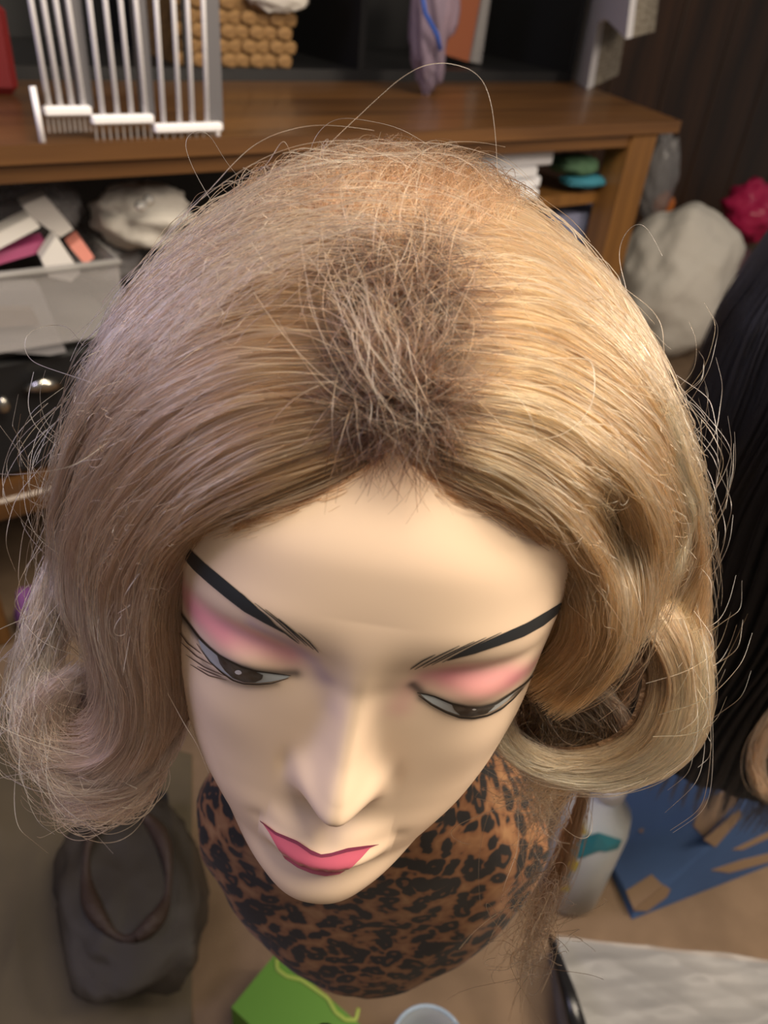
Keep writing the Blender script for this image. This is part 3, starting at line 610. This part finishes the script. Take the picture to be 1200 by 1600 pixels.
# ------------------------------------------------------------------ things on the desk
def planar(pts, A, B):                  # pixels onto the vertical plane through two points
    A = np.array(A); B = np.array(B); n = np.cross(B-A, [0, 0, 1.]); out = []
    for p in pts: r = ray(*p); out.append(CAM+r*(((A-CAM)@n)/(r@n)))
    return out
rk = thing('drying_rack', 'white plastic rack of upright rods on stepped rails at the desk front', 'rack', (*ony(200, 200, .97)[:2], .7501))
GREYS = mat('grey_plastic', lin(96, 94, 98), .5)
for k, (xa, xb, yr, rods) in enumerate(((68, 142, 174, (77, 95, 113, 131)), (142, 239, 187, (161, 184, 206, 228)), (240, 346, 200, (256, 281, 301, 324)))):
    Yk = .992-.003*k; a = ony(xa, yr, Yk); b_ = ony(xb, yr-2, Yk); z = (a[2]+b_[2])/2
    build('rail', MB().box((a[0], Yk-.006, z-.005), (b_[0], Yk+.006, z+.005), bev=.002), WHITE, rk)
    for r in rods:
        p = ony(r, yr-6, Yk); build('rod', MB().tube([(p[0], Yk, z+.0045), (p[0]+.006*(k-1), Yk+.003, 1.10)], .0031, 8), WHITE, rk, smooth=True)
    p = ony(xb, yr, Yk); build('strip', MB().box((p[0]-.012, Yk+.007, z+.001), (p[0]+.006, Yk+.010, 1.10)), GREYS, rk, label='grey upright strip')
    q = MB()
    for i in range(9):
        x = a[0]+(b_[0]-a[0])*(i+.5)/9; q.box((x-.001, Yk-.001, z-.022), (x+.001, Yk+.001, z-.0051))
    build('tine', q, FILM, rk, kind='stuff')
for px, py in ((75, 226), (344, 212)):
    p = onz(px, py, .752); build('foot', MB().tube([(p[0], .984, .7503), (p[0], .990, .805 if px < 100 else .765)], .0035, 8), WHITE, rk, smooth=True)
RED = mat('red_plastic', lin(120, 34, 36), .4)
p = onz(-40, 150, .7502); q = onz(34, 150, .7502)
tag(build('storage_case', MB().box((p[0], p[1], .7502), (q[0], p[1]+.12, .86), bev=.01), RED), 'dark red case on the desk behind the white rack', 'case')
p = ony(-30, 30, 1.25); q = ony(20, 30, 1.25)
tag(build('paper_bundle', MB().blob((p[0]*.5+q[0]*.5-.02, p[1]+.03, .95), (.05, .05, .09), 3, .1, crinkle=.3), PAPER, smooth=True), 'crumpled pale paper bundle standing above the red case', 'paper')
# basket in its cubby
STRAW = mat('seagrass', lin(150, 116, 72), .8, noise=(60, lin(112, 82, 48), (1, 1, 3), .35, .7))
ba = onz(337, 125, .7705); bx0, by0 = ba[0], 1.425; bx1 = onz(519, 125, .7705)[0]
bk = thing('wicker_basket', 'woven seagrass basket in the black shelf on the desk', 'basket', ((bx0+bx1)/2, by0+.12, .7702))
ib = MB()
for lo, hi in (((bx0+.004, by0+.006), (bx1-.004, by0+.014)), ((bx0+.004, by0+.22), (bx1-.004, by0+.228)), ((bx0+.004, by0+.0141), (bx0+.012, by0+.2199)), ((bx1-.012, by0+.0141), (bx1-.004, by0+.2199))):
    ib.box((*lo, .7703), (*hi, .985))
ib.box((bx0+.0121, by0+.0141, .7703), (bx1-.0121, by0+.2199, .778)); build('body', ib, STRAW, bk)
wv = None; nx, nzr = 8, 10; dx = (bx1-bx0)/nx; dzz = .215/nzr
for i in range(nzr):
    for j in range(nx):
        x = bx0+dx*(j+.5)+(dx*.25 if i % 2 else -dx*.2); z = .7703+dzz*(i+.5); s = 1 if (i+j) % 2 else -1
        if wv is None:
            wv = build('woven_strand', MB().blob((0, 0, 0), (dx*.56, .0050, dzz*.5), 1, .04, nu=12, nv=7, power=.6, axes=rot('y', .12).T), STRAW, bk, smooth=True)
            wv.data.transform(Matrix.Translation(wloc(bk))); o = wv
        else: o = wv.copy(); C.objects.link(o)
        o.location = np.array([x, by0+.004-.003*s, z])-wloc(bk)
build('rim', MB().tube([(bx0, by0+.004, .988), (bx1, by0+.004, .988), (bx1, by0+.226, .988), (bx0, by0+.226, .988), (bx0, by0+.004, .988)], .009, 8), STRAW, bk, smooth=True)
p = ony(432, 2, by0-.01)
tag(build('cloth_bundle', MB().blob((p[0], by0-.018, p[2]+.02), (.062, .016, .038), 5, .12, crinkle=.35), CLOTHW, smooth=True), 'white bundle hanging over the basket rim', 'cloth')
# bags and boards
LAV = film('lavender_film', lin(150, 134, 152), .62)
p = onz(672, 150, .752)
bg = thing('plastic_bag', 'crumpled lavender grey plastic bag with blue zip on the desk', 'bag', (p[0], p[1], .7502))
A3 = rot('y', -.10)@rot('z', .5)
build('film', MB().blob((p[0]-.0, p[1]+.02, .915), (.052, .035, .145), 8, .16, 2.2, power=.9, axes=A3.T, crinkle=.5), LAV, bg, smooth=True)
build('contents', MB().blob((p[0]-.0, p[1]+.03, .88), (.03, .018, .10), 9, .2, crinkle=.3), mat('grey_fabric', lin(112, 94, 104), .8), bg, smooth=True)
build('zip', MB().tube([ony(656, -30, p[1]-.03), ony(664, 20, p[1]-.03), ony(683, 55, p[1]-.028), ony(688, 78, p[1]-.026)], .004, 6), mat('blue_plastic', lin(40, 84, 170), .4), bg, smooth=True, label='blue zip edge')
RUST = mat('rust_card', lin(132, 72, 42), .7)
tag(build('folder', MB().prism(planar([(696, -40), (690, 84), (733, 97), (760, -40)], (0, 1.5, 0), (1, 1.5, 0)), (.0, .012, 0)), RUST), 'rust brown folder leaning in the black shelf', 'folder')
tag(build('plastic_sleeve', MB().prism(planar([(762, -40), (737, 97), (752, 100), (772, -40)], (0, 1.49, 0), (1, 1.49, 0)), (.0, .01, 0)), FILM), 'clear crinkled sleeve beside the rust folder', 'sleeve')
A = onz(873, 108, .7501); B = onz(917, 140, .7501); off = onz(966, 117, .7501)-B; off[2] = 0
FOAM = mat('foam_board', lin(206, 204, 208), .7, bump=(300, .2, .002)); FOAME = mat('foam_edge', lin(150, 142, 128), .8, noise=(20, lin(112, 102, 88), (1, 1, 14), .4, .6))
fb = thing('foam_board', 'white notched foam packing board upright at the desk end', 'board', (*B[:2], .7501))
fp = planar([(899, -60), (873, 108), (917, 140), (934, 36), (946, 29), (978, 61), (992, -60)], A, B); fp[1][2] = fp[2][2] = .7502
for k in range(5):
    build('layer', MB().prism([q+off*(k*.2+.004*(k > 0)) for q in fp], off*.19), FOAM if k == 0 else FOAME, fb)
# under the desk, far side
for (x0, x1, z0, z1) in ((.76, 1.2449, .60, .62), (.76, 1.2449, .42, .44)): build('inner_shelf', MB().box((x0, 1.03, z0), (x1, 1.44, z1)), WOODV, desk)
p = ony(720, 250, 1.02); q = ony(862, 250, 1.02)
for k in range(5):
    z = .6205+k*.0185; dxx = (.0, .012, -.006, .01, 0)[k]
    tag(build('paper_packet', MB().box((p[0]+dxx, 1.015+abs(dxx), z), (q[0]+dxx-.02*(k < 3), 1.25, z+.018), bev=.003), PAPER),
        ['lowest white paper packet of the stack on the inner desk shelf', 'second lowest white packet of the stack on the inner desk shelf', 'middle white packet of the stack on the inner desk shelf', 'second highest white packet of the stack on the inner desk shelf', 'top white packet of the stack on the inner desk shelf'][k], 'paper', 'white packets stacked under the desk')
p = ony(872, 300, 1.05)
tag(build('folded_fabric', MB().blob((p[0]+.04, 1.06, .665), (.045, .04, .017), 11, .1, crinkle=.2, power=.8), mat('green_fabric', lin(70, 102, 74), .8), smooth=True), 'dull green folded fabric beside the white packets', 'fabric')
tag(build('folded_fabric', MB().blob((p[0]+.055, 1.045, .640), (.055, .03, .010), 12, .1, crinkle=.2, power=.8), mat('teal_fabric', lin(40, 110, 128), .7), smooth=True), 'teal folded fabric under the green one', 'fabric')
p = ony(868, 380, 1.05); q = ony(946, 380, 1.05)
tag(build('storage_box', MB().box((p[0]-.05, 1.05, .4405), (q[0], 1.3, .575), bev=.004), mat('lavender_card', lin(112, 116, 142), .7)), 'lavender blue box on the lower inner desk shelf', 'box')
# under the desk, near side: clear bin with packets
x0, x1 = -.1, ony(196, 500, 1.0)[0]; zb = .505
bs = thing('bin_stand', 'black storage box under the desk beneath the clear bin', 'box', ((x0+x1)/2, 1.15, .3003))
build('body', MB().box((x0, 1.03, .3003), (x1+.01, 1.38, .485), bev=.012), BLACK, bs); build('lid', MB().box((x0-.005, 1.025, .4855), (x1+.015, 1.385, .503), bev=.006), BLACKC, bs)
SILV = mat('silver_metal', lin(200, 196, 186), .25, metal=1)
p = ony(38, 606, 1.02); q = ony(92, 600, 1.02); build('buckle', MB().tube([(p[0], 1.017, p[2]), ((p[0]+q[0])/2, 1.010, p[2]+.006), (q[0], 1.017, q[2])], [.006, .011, .009], 8), SILV, bs, smooth=True, label='shiny silver buckle')
p = ony(3, 628, 1.02); build('buckle', MB().blob((p[0], 1.012, p[2]), (.008, .008, .012), 1, .1, nu=16, nv=10), SILV, bs, smooth=True)
cb = thing('clear_bin', 'clear plastic bin of packets on the black box under the desk', 'bin', ((x0+x1)/2, 1.15, zb))
zt = .602
for nm, lo, hi in (('side', (x0, 1.0, zb), (x1, 1.004, zt)), ('side', (x0, 1.35, zb), (x1, 1.354, zt)), ('side', (x0, 1.0041, zb), (x0+.004, 1.3499, zt)), ('side', (x1-.004, 1.0041, zb), (x1, 1.3499, zt)), ('bottom', (x0+.0041, 1.0041, zb), (x1-.0041, 1.3499, zb+.004))):
    build(nm, MB().box(lo, hi), FILM, cb)
build('rim', MB().tube([(x0, 1.0, zt), (x1, 1.0, zt), (x1, 1.354, zt), (x0, 1.354, zt), (x0, 1.0, zt)], .005, 6), mat('clear_rim', lin(170, 168, 166), .25, alpha=.6), cb, smooth=True)
PK = mat('packet_white', lin(196, 192, 188), .5); PKM = mat('packet_magenta', lin(150, 62, 104), .5); PKS = mat('packet_salmon', lin(206, 130, 116), .5); PKB = mat('packet_brown', lin(96, 82, 72), .6); PKG = mat('packet_grey', lin(122, 120, 122), .5)
def packet(pts, Yp, m, name, label, cat='packet', th=.02):
    P = planar(pts, (0, Yp, 0), (1, Yp, 0)); P = [q+np.array([0, .25*(P[0][2]-q[2]), 0])*-1 for q in P]
    return tag(build(name, MB().prism(P, (0, th, .004)), m), label, cat)
packet([(-30, 378), (49, 341), (64, 356), (-30, 402)], 1.03, PK, 'packet', 'flat white packet with grey print at the heap edge')
packet([(34, 322), (71, 307), (112, 356), (90, 368), (52, 341)], 1.07, PK, 'packet', 'white packet highest on the heap in the clear bin')
packet([(-30, 402), (71, 377), (79, 390), (-30, 420)], 1.04, PKM, 'packet', 'magenta packet on the heap in the clear bin')
packet([(64, 405), (90, 371), (124, 424), (109, 437), (75, 431)], 1.02, PK, 'packet', 'white packet just under the salmon one', th=.015)
packet([(109, 386), (127, 373), (146, 401), (131, 412)], 1.045, PKS, 'packet', 'small salmon pink packet beside the white ones')
packet([(-20, 450), (62, 448), (96, 540), (70, 545), (-20, 540)], 1.032, PKG, 'packet', 'pale grey packet standing at the front of the clear bin')
packet([(-20, 484), (50, 484), (60, 505), (-20, 510)], 1.014, PKB, 'packet', 'brown card in front of the pale grey packet', th=.004)
for (px, py, rx, rz, sd, mm, lb) in ((50, 322, .06, .04, 21, FILMG, 'grey crumpled film behind the white packets'), (160, 395, .05, .04, 22, FILMG, 'grey crumpled film bag beside the salmon packet'), (150, 490, .045, .025, 23, PKB, 'brown bundle inside the clear bin')):
    p = ony(px, py, 1.14); tag(build('film_bag' if mm is FILMG else 'bundle', MB().blob(p, (rx, .05, rz), sd, .15, crinkle=.4), mm, smooth=True), lb, 'bag' if mm is FILMG else 'bundle')
p = ony(225, 335, 1.1); tag(build('cloth', MB().blob(p, (.07, .05, .04), 31, .16, crinkle=.35), CLOTHW, smooth=True), 'cream white cloth at the end of the heap under the desk', 'cloth')
for k, (px, py) in enumerate(((219, 322), (232, 312))):
    p = ony(px, py, 1.02); tag(build('glass_bead', MB().blob(p, (.007, .007, .007), 1, 0, nu=16, nv=12), mat('bead_glass', (.9, .9, .9), .08, trans=.8), smooth=True), ('lower', 'upper')[k]+' clear round bead in front of the cream cloth', 'bead')
# ------------------------------------------------------------------ floor, behind and to the side
p = onz(1050, 575, .0); pw = p+np.array([.10, .16, 0])
tag(build('white_bag', MB().blob((pw[0], pw[1], .20), (.18, .16, .20), 41, .2, 1.6, nu=90, nv=60, power=.9, crinkle=.16), CLOTHW, smooth=True), 'large crumpled white cloth bag standing on the floor beside the desk', 'bag')
gb = thing('clear_bag', 'small grey clear bag with an orange item on top of the white bag', 'bag', (pw[0]-.1, pw[1]+.16, .48))
p = ony(1028, 283, pw[1]+.20); build('film', MB().blob(p, (.06, .05, .13), 42, .15, crinkle=.4), FILMG, gb, smooth=True)
p = ony(1036, 322, pw[1]+.20); build('contents', MB().blob(p, (.04, .03, .04), 43, .15, crinkle=.2), mat('orange_plastic', lin(190, 104, 36), .4), gb, smooth=True)
p = ony(1172, 350, 1.55); pb = thing('pink_bag', 'crumpled pink plastic bag on the floor by the panelled wall', 'bag', (p[0], p[1]-.1, 0))
PINK = mat('pink_film', lin(196, 44, 92), .22, bump=(12, .6, .02))
build('film', MB().blob((p[0], p[1], p[2]+.04), (.11, .10, .10), 44, .16, crinkle=.5), PINK, pb, smooth=True)
build('lower_film', MB().blob((p[0], p[1]+.02, .10), (.10, .10, .10), 45, .12, crinkle=.4), film('mauve_film', lin(116, 84, 92), .8), pb, smooth=True, label='greyish mauve lower part')
# black wig on its own stand
BX = onz(1180, 980, 0)*.62+CAM*.38; 
bc = np.array([.656, .219])
bw = thing('black_wig', 'long black wig with a straight fringe end on a stand beside the blue box', 'wig', (bc[0], bc[1], 0))
prof = [(.895, .01), (.884, .045), (.855, .085), (.81, .114), (.75, .130), (.68, .134), (.60, .132), (.50, .130), (.42, .130), (.325, .130)]
build('pole', MB().tube([(bc[0]+.10, bc[1]-.36, .012), (bc[0]+.10, bc[1]-.36, .30), (bc[0]+.08, bc[1]-.27, .60), (bc[0]+.02, bc[1]-.1, .68), (bc[0], bc[1], .74)], .012, 12), BLACK, bw, smooth=True)
build('base', MB().lathe([(.11, 0), (.11, .008), (.03, .012)], (bc[0]+.10, bc[1]-.36, .0005), 32), BLACK, bw)
za = np.linspace(0, len(prof)-1, 40); pr = np.array(prof); zz_ = np.interp(za, range(len(prof)), pr[:, 0]); rr_ = np.interp(za, range(len(prof)), pr[:, 1])
def wigpt(z, r, a): return np.stack([bc[0]+r*np.cos(a)*(1+0*z), bc[1]+r*np.sin(a)*(1+0*z), z+0*a], -1)
aa = np.arange(96)*2*math.pi/96
Gw = wigpt(zz_[:, None], (rr_[:, None]-.012)*(1+.025*np.sin(aa*9+zz_[:, None]*6)+.015*np.sin(aa*23)), aa[None])
build('hair_mass', MB().grid(Gw, True), BLACKC, bw, smooth=True)
rs = R_(77); n = 9000; a = rs.rand(n)*6.283; K = 20; S = np.linspace(0, 1, K)[None]
s0 = rs.rand(n, 1)**2*.5; s1 = .85+.22*rs.rand(n, 1); q = (s0+(s1-s0)*S)*(len(prof)-1); q1 = np.clip(q, 0, len(prof)-1)
zz2 = np.interp(q1, range(len(prof)), pr[:, 0])-np.clip(q-(len(prof)-1), 0, 9)*.06; rr2 = np.interp(q1, range(len(prof)), pr[:, 1])
ang = a[:, None]+.05*np.sin(q*1.3+a[:, None]*7)+(np.round(a*14)/14-a)[:, None]*.7*S
rr2 = rr2+.004*rs.randn(n, 1)*(S+.3)-.006*rs.rand(n, 1)
Pk = toL(np.stack([bc[0]+rr2*np.cos(ang), bc[1]+rr2*np.sin(ang), zz2], -1))
BH = hairmat('black_fibre', .35)
curves('strands', Pk, .00022+.0001*rs.rand(n), np.ones((n, K, 3))*np.array([.006, .006, .007]), bw, None, BH)
# curled brown end on the black wig
t = np.linspace(0, 1, 24)[None, :, None]; n = 90; o1 = at(1225, 1115, .66); o2 = at(1168, 1160, .65); o3 = at(1175, 1235, .65); o4 = at(1215, 1245, .65)
Pq = (1-t)**3*o1+3*(1-t)**2*t*o2+3*(1-t)*t**2*o3+t**3*o4+rs.randn(n, 1, 3)*.0035*(1+.0*t)
curves('curl', toL(Pq), .00018+0*rs.rand(n), np.ones((n, 24, 3))*np.array(lin(70, 46, 26)), bw, 'golden brown curled end', BH)
# blue carton
BLUE = mat('blue_card', lin(52, 78, 118), .75, noise=(9, lin(44, 66, 102), (1, 1, 1), .3, .7)); KRAFT = mat('bare_card', lin(124, 100, 76), .8)
bxo = thing('carton', 'blue painted carton with bare brown card patches on the floor', 'box', (*onz(1080, 1330, 0)[:2], 0))
A0 = onz(987, 1437, 0); A1 = onz(1290, 1318, 0); T0 = onz(940, 1337, .0); F0 = onz(992, 1418, .012); F1 = onz(1290, 1165, .15); F0b = onz(943, 1325, .014); R0 = onz(1000, 1150, .13); R1 = onz(1300, 980, .17)
D = lambda p: np.array([p[0], p[1], 0])
V = [A0, A1, T0, F0, F1, F0b, R0, R1, D(R0), D(R1)]
build('body', MB().add(V, [(0, 1, 4, 3), (3, 4, 7, 6, 5), (0, 3, 5, 2), (2, 5, 6, 8), (8, 6, 7, 9), (9, 7, 4, 1), (0, 2, 8, 9, 1)]), BLUE, bxo)
def face_patch(pts, a, b, c, name='patch'):
    n = np.cross(b-a, c-a); n /= np.linalg.norm(n); n = -n if n@(CAM-a) < 0 else n; out = []
    for p in pts: r = ray(*p); out.append(CAM+r*(((a+n*.0012-CAM)@n)/(r@n)))
    c0 = np.array(out); return build(name, MB().prism(c0, -n*.001), KRAFT, bxo, label='bare brown patch')
face_patch([(978, 1392), (1018, 1366), (1036, 1383), (990, 1421)], F0, F1, F0b); face_patch([(990, 1423), (1038, 1383), (1048, 1390), (1042, 1402), (1012, 1424)], A0, A1, F1)
face_patch([(1083, 1290), (1095, 1258), (1122, 1226), (1150, 1228), (1160, 1243), (1100, 1308)], F0, F1, F0b)
face_patch([(1100, 1312), (1155, 1265), (1160, 1275), (1118, 1324)], A0, A1, F1); face_patch([(1112, 1360), (1160, 1344), (1210, 1332), (1210, 1345), (1140, 1364)], A0, A1, F1)
face_patch([(1145, 1328), (1210, 1296), (1210, 1306), (1160, 1328)], A0, A1, F1); face_patch([(1018, 1222), (1040, 1232), (1038, 1262), (1022, 1252)], F0, F1, F0b)
face_patch([(995, 1275), (1008, 1280), (1004, 1302), (994, 1296)], F0, F1, F0b)
# bottle
bo = onz(886, 1388, 0); bt = thing('bottle', 'white plastic bottle with a teal and yellow label beside the blue carton', 'bottle', (*bo[:2], 0))
BW = mat('bottle_white', lin(196, 198, 196), .3); TEAL = mat('label_teal', lin(38, 126, 138), .35); YEL = mat('label_yellow', lin(190, 170, 40), .35); TEAL2 = mat('label_pale_teal', lin(140, 190, 190), .3)
rb = .039
build('body', MB().lathe([(rb*.85, 0), (rb, .006), (rb, .15), (rb*.9, .175), (rb*.45, .198), (rb*.4, .21)], (*bo[:2], .0005), 48), BW, bt, smooth=True)
build('cap', MB().lathe([(rb*.48, 0), (rb*.48, .03), (rb*.3, .034)], (*bo[:2], .2106), 24), WHITE, bt, smooth=True)
def on_cyl(pts, m, name, label):
    P = []
    for px, py in pts:
        r = ray(px, py); o = CAM[:2]-bo[:2]; d = r[:2]; R1_ = rb+.0006
        A = d@d; B = o@d; Q = B*B-A*(o@o-R1_**2)
        P.append(CAM+r*((-B-math.sqrt(Q))/A if Q > 0 else -B/A))
    c = np.mean(P, 0); d = (c-np.array([*bo[:2], c[2]])); d /= np.linalg.norm(d)
    P2 = [q+(np.array([q[0]-bo[0], q[1]-bo[1], 0])/np.linalg.norm(q[:2]-bo[:2])) * (rb+.0012-np.linalg.norm(q[:2]-bo[:2])) for q in P]
    c2 = np.array([*bo[:2], c[2]])+d*(rb+.0016)
    n = len(P2); mid = [(q+c2)/2 for q in P2]
    for i, q in enumerate(mid):
        v = np.array([q[0]-bo[0], q[1]-bo[1]]); v /= np.linalg.norm(v); mid[i] = np.array([bo[0]+v[0]*(rb+.0015), bo[1]+v[1]*(rb+.0015), q[2]])
    build(name, MB().add(P2+mid+[c2], [(i, (i+1) % n, n+(i+1) % n, n+i) for i in range(n)]+[(n+i, n+(i+1) % n, 2*n) for i in range(n)]), m, bt, label=label)
on_cyl([(893, 1320), (915, 1306), (935, 1300), (972, 1312), (965, 1326), (940, 1328), (910, 1340), (888, 1342)], TEAL, 'label_shape', 'teal wave on the label')
on_cyl([(862, 1372), (872, 1350), (888, 1346), (892, 1362), (888, 1380), (862, 1384)], TEAL, 'label_shape', 'teal patch low on the label')
on_cyl([(882, 1342), (893, 1336), (905, 1348), (898, 1362), (886, 1356)], YEL, 'label_shape', 'yellow star shape on the label')
on_cyl([(898, 1290), (904, 1272), (912, 1292), (918, 1302), (905, 1304)], YEL, 'label_shape', 'yellow shape high on the label')
on_cyl([(858, 1384), (890, 1384), (888, 1392), (860, 1392)], YEL, 'label_shape', 'yellow line low on the label')
# green box
g0 = onz(432, 1488, .05); g1 = onz(396, 1532, .05); g2 = onz(640, 1600, .05); v = g1-g0; u = g2-g0; u -= v*(u@v)/(v@v); v = v*1.9
gx = thing('green_box', 'flat green box with a pale yellow wavy line under the leopard bust', 'box', (*((g0+u/2+v/2)[:2]), 0))
GRN = mat('green_card', lin(72, 116, 22), .55); GRL = mat('pale_green_line', lin(140, 158, 66), .55)
build('body', MB().prism([g0, g0+u, g0+u+v, g0+v], (0, 0, -.0495)), GRN, gx)
wl = resam([(432, 1498), (433, 1515), (448, 1526), (470, 1531), (492, 1546), (512, 1560), (524, 1582), (540, 1594), (556, 1594), (560, 1576)], 40)
build('wavy_line', MB().tube([onz(x, y, .0505) for x, y in wl], .0022, 6), GRL, gx, smooth=True)
# clear cup
p = onz(660, 1668, 0); CUP = mat('clear_cup', lin(170, 190, 205), .1, alpha=.35)
cu_ = thing('clear_cup', 'clear plastic cup on the floor behind the leopard bust', 'cup', (*p[:2], 0))
build('cup_wall', MB().lathe([(.030, .001), (.034, .03), (.038, .055), (.0365, .055), (.032, .03), (.028, .003)], (*p[:2], 0), 32), CUP, cu_, smooth=True)
build('rim', MB().tube([(p[0]+.038*math.cos(t), p[1]+.038*math.sin(t), .055) for t in np.linspace(0, 6.283, 33)], .0018, 6), mat('cup_rim', lin(150, 170, 190), .15, alpha=.8), cu_, smooth=True)
# grey tote and black blade
q4 = [onz(868, 1466, .045), onz(1260, 1512, .045), onz(1300, 1800, .045), onz(925, 1800, .045)]
to = thing('grey_tote', 'low grey plastic tote covered by crumpled clear film', 'tote', (*np.mean(q4, 0)[:2], 0))
TOT = mat('tote_grey', lin(118, 114, 110), .5, noise=(14, lin(66, 64, 64), (1, 1, 1), .38, .62))
build('body', MB().prism(q4, (0, 0, -.0445)), TOT, to)
s_, t_ = np.meshgrid(np.linspace(0, 1, 90), np.linspace(0, 1, 70)); Gt = ((1-s_)[..., None]*(1-t_)[..., None]*q4[0]+s_[..., None]*(1-t_)[..., None]*q4[1]+s_[..., None]*t_[..., None]*q4[2]+(1-s_)[..., None]*t_[..., None]*q4[3])
rs = R_(6); hgt = 0*s_
for k in range(10): w_ = rs.randn(2)*9; hgt += (1-np.abs(np.sin(s_*w_[0]+t_*w_[1]+rs.rand()*6)))
Gt[..., 2] += .003+.022*(hgt/10)**1.5; build('film', MB().grid(Gt), film('tote_film', lin(170, 168, 166), .45), to, smooth=True)
bl = [onz(857, 1460, .075), onz(872, 1500, .078), onz(888, 1550, .08), onz(908, 1620, .082)]
tag(build('black_rod', MB().tube(bl, [.0025, .006, .0085, .010], 8), mat('black_plastic', lin(22, 21, 22), .25), smooth=True), 'tapering black plastic rod lying on the edge of the grey tote', 'rod')
# bags on the floor on the near side
sh_s, sh_t = np.meshgrid(np.linspace(0, 1, 110), np.linspace(0, 1, 110))
c4 = [onz(-120, 1080, 0), onz(300, 1180, 0), onz(300, 1800, 0), onz(-200, 1800, 0)]
Gs = ((1-sh_s)*(1-sh_t))[..., None]*c4[0]+(sh_s*(1-sh_t))[..., None]*c4[1]+(sh_s*sh_t)[..., None]*c4[2]+((1-sh_s)*sh_t)[..., None]*c4[3]
hg = 0*sh_s; rs = R_(9)
for k in range(12): w_ = rs.randn(2)*7; hg += 1-np.abs(np.sin(sh_s*w_[0]+sh_t*w_[1]+rs.rand()*6))
Gs[..., 2] = .003+.03*(hg/12)**2*np.sin(math.pi*sh_s)**.3*np.sin(math.pi*sh_t)**.3; Gs2 = Gs.copy(); Gs2[..., 2] = .001
ob = MB().grid(Gs); ob.grid(Gs2[::-1])
tag(build('garment_bag', ob, mat('olive_film', lin(84, 73, 54), .75, noise=(5, lin(66, 57, 41), (1, 1, 1), .4, .65)), smooth=True), 'olive brown crumpled garment bag spread flat on the floor', 'bag')
p = onz(205, 1390, .045)
hb_ = thing('wig_bag', 'dark clear bag with a coil of brown hair on the olive garment bag', 'bag', (p[0], p[1], .03))
dv = (onz(225, 1500, .045)-onz(190, 1270, .045)); dv /= np.linalg.norm(dv); sv = np.cross([0, 0, 1.], dv); AX = np.array([dv, sv, [0, 0, 1.]])
build('film', MB().blob(p, (.115, .075, .030), 51, .12, 2.4, power=.7, axes=AX, crinkle=.35), film('smoky_film', lin(58, 51, 43), .62, .6), hb_, smooth=True)
t = np.linspace(0, 6.283, 40); co = [p+dv*(.080*math.cos(a)-.01)+sv*.045*math.sin(a)+np.array([0, 0, .028+.004*math.sin(5*a)]) for a in t]
build('hair_coil', MB().tube(co, .007+.003*np.sin(t*4), 10, caps=False), mat('brown_hair', lin(52, 36, 26), .5, bump=(300, .8, .004)), hb_, smooth=True)
build('black_card', MB().prism([onz(238, 1240, .04), onz(262, 1240, .04), onz(283, 1400, .05), onz(276, 1450, .05), onz(245, 1330, .05)], (0, 0, .004)), BLACK, hb_)
p = onz(62, 980, .02)
tag(build('pompom', MB().blob((p[0], p[1], .05), (.026, .026, .05), 61, .2, crinkle=.4), mat('purple_fabric', lin(120, 72, 128), .9), smooth=True), 'small purple fabric scrunchie on the floor behind the curl', 'scrunchie')
p = onz(5, 1010, 0)
tag(build('wooden_block', MB().box((p[0]-.04, p[1], .0005), (p[0]+.015, p[1]+.05, .14), bev=.004), WOODV), 'short oak wooden block on the floor under the desk edge', 'block')
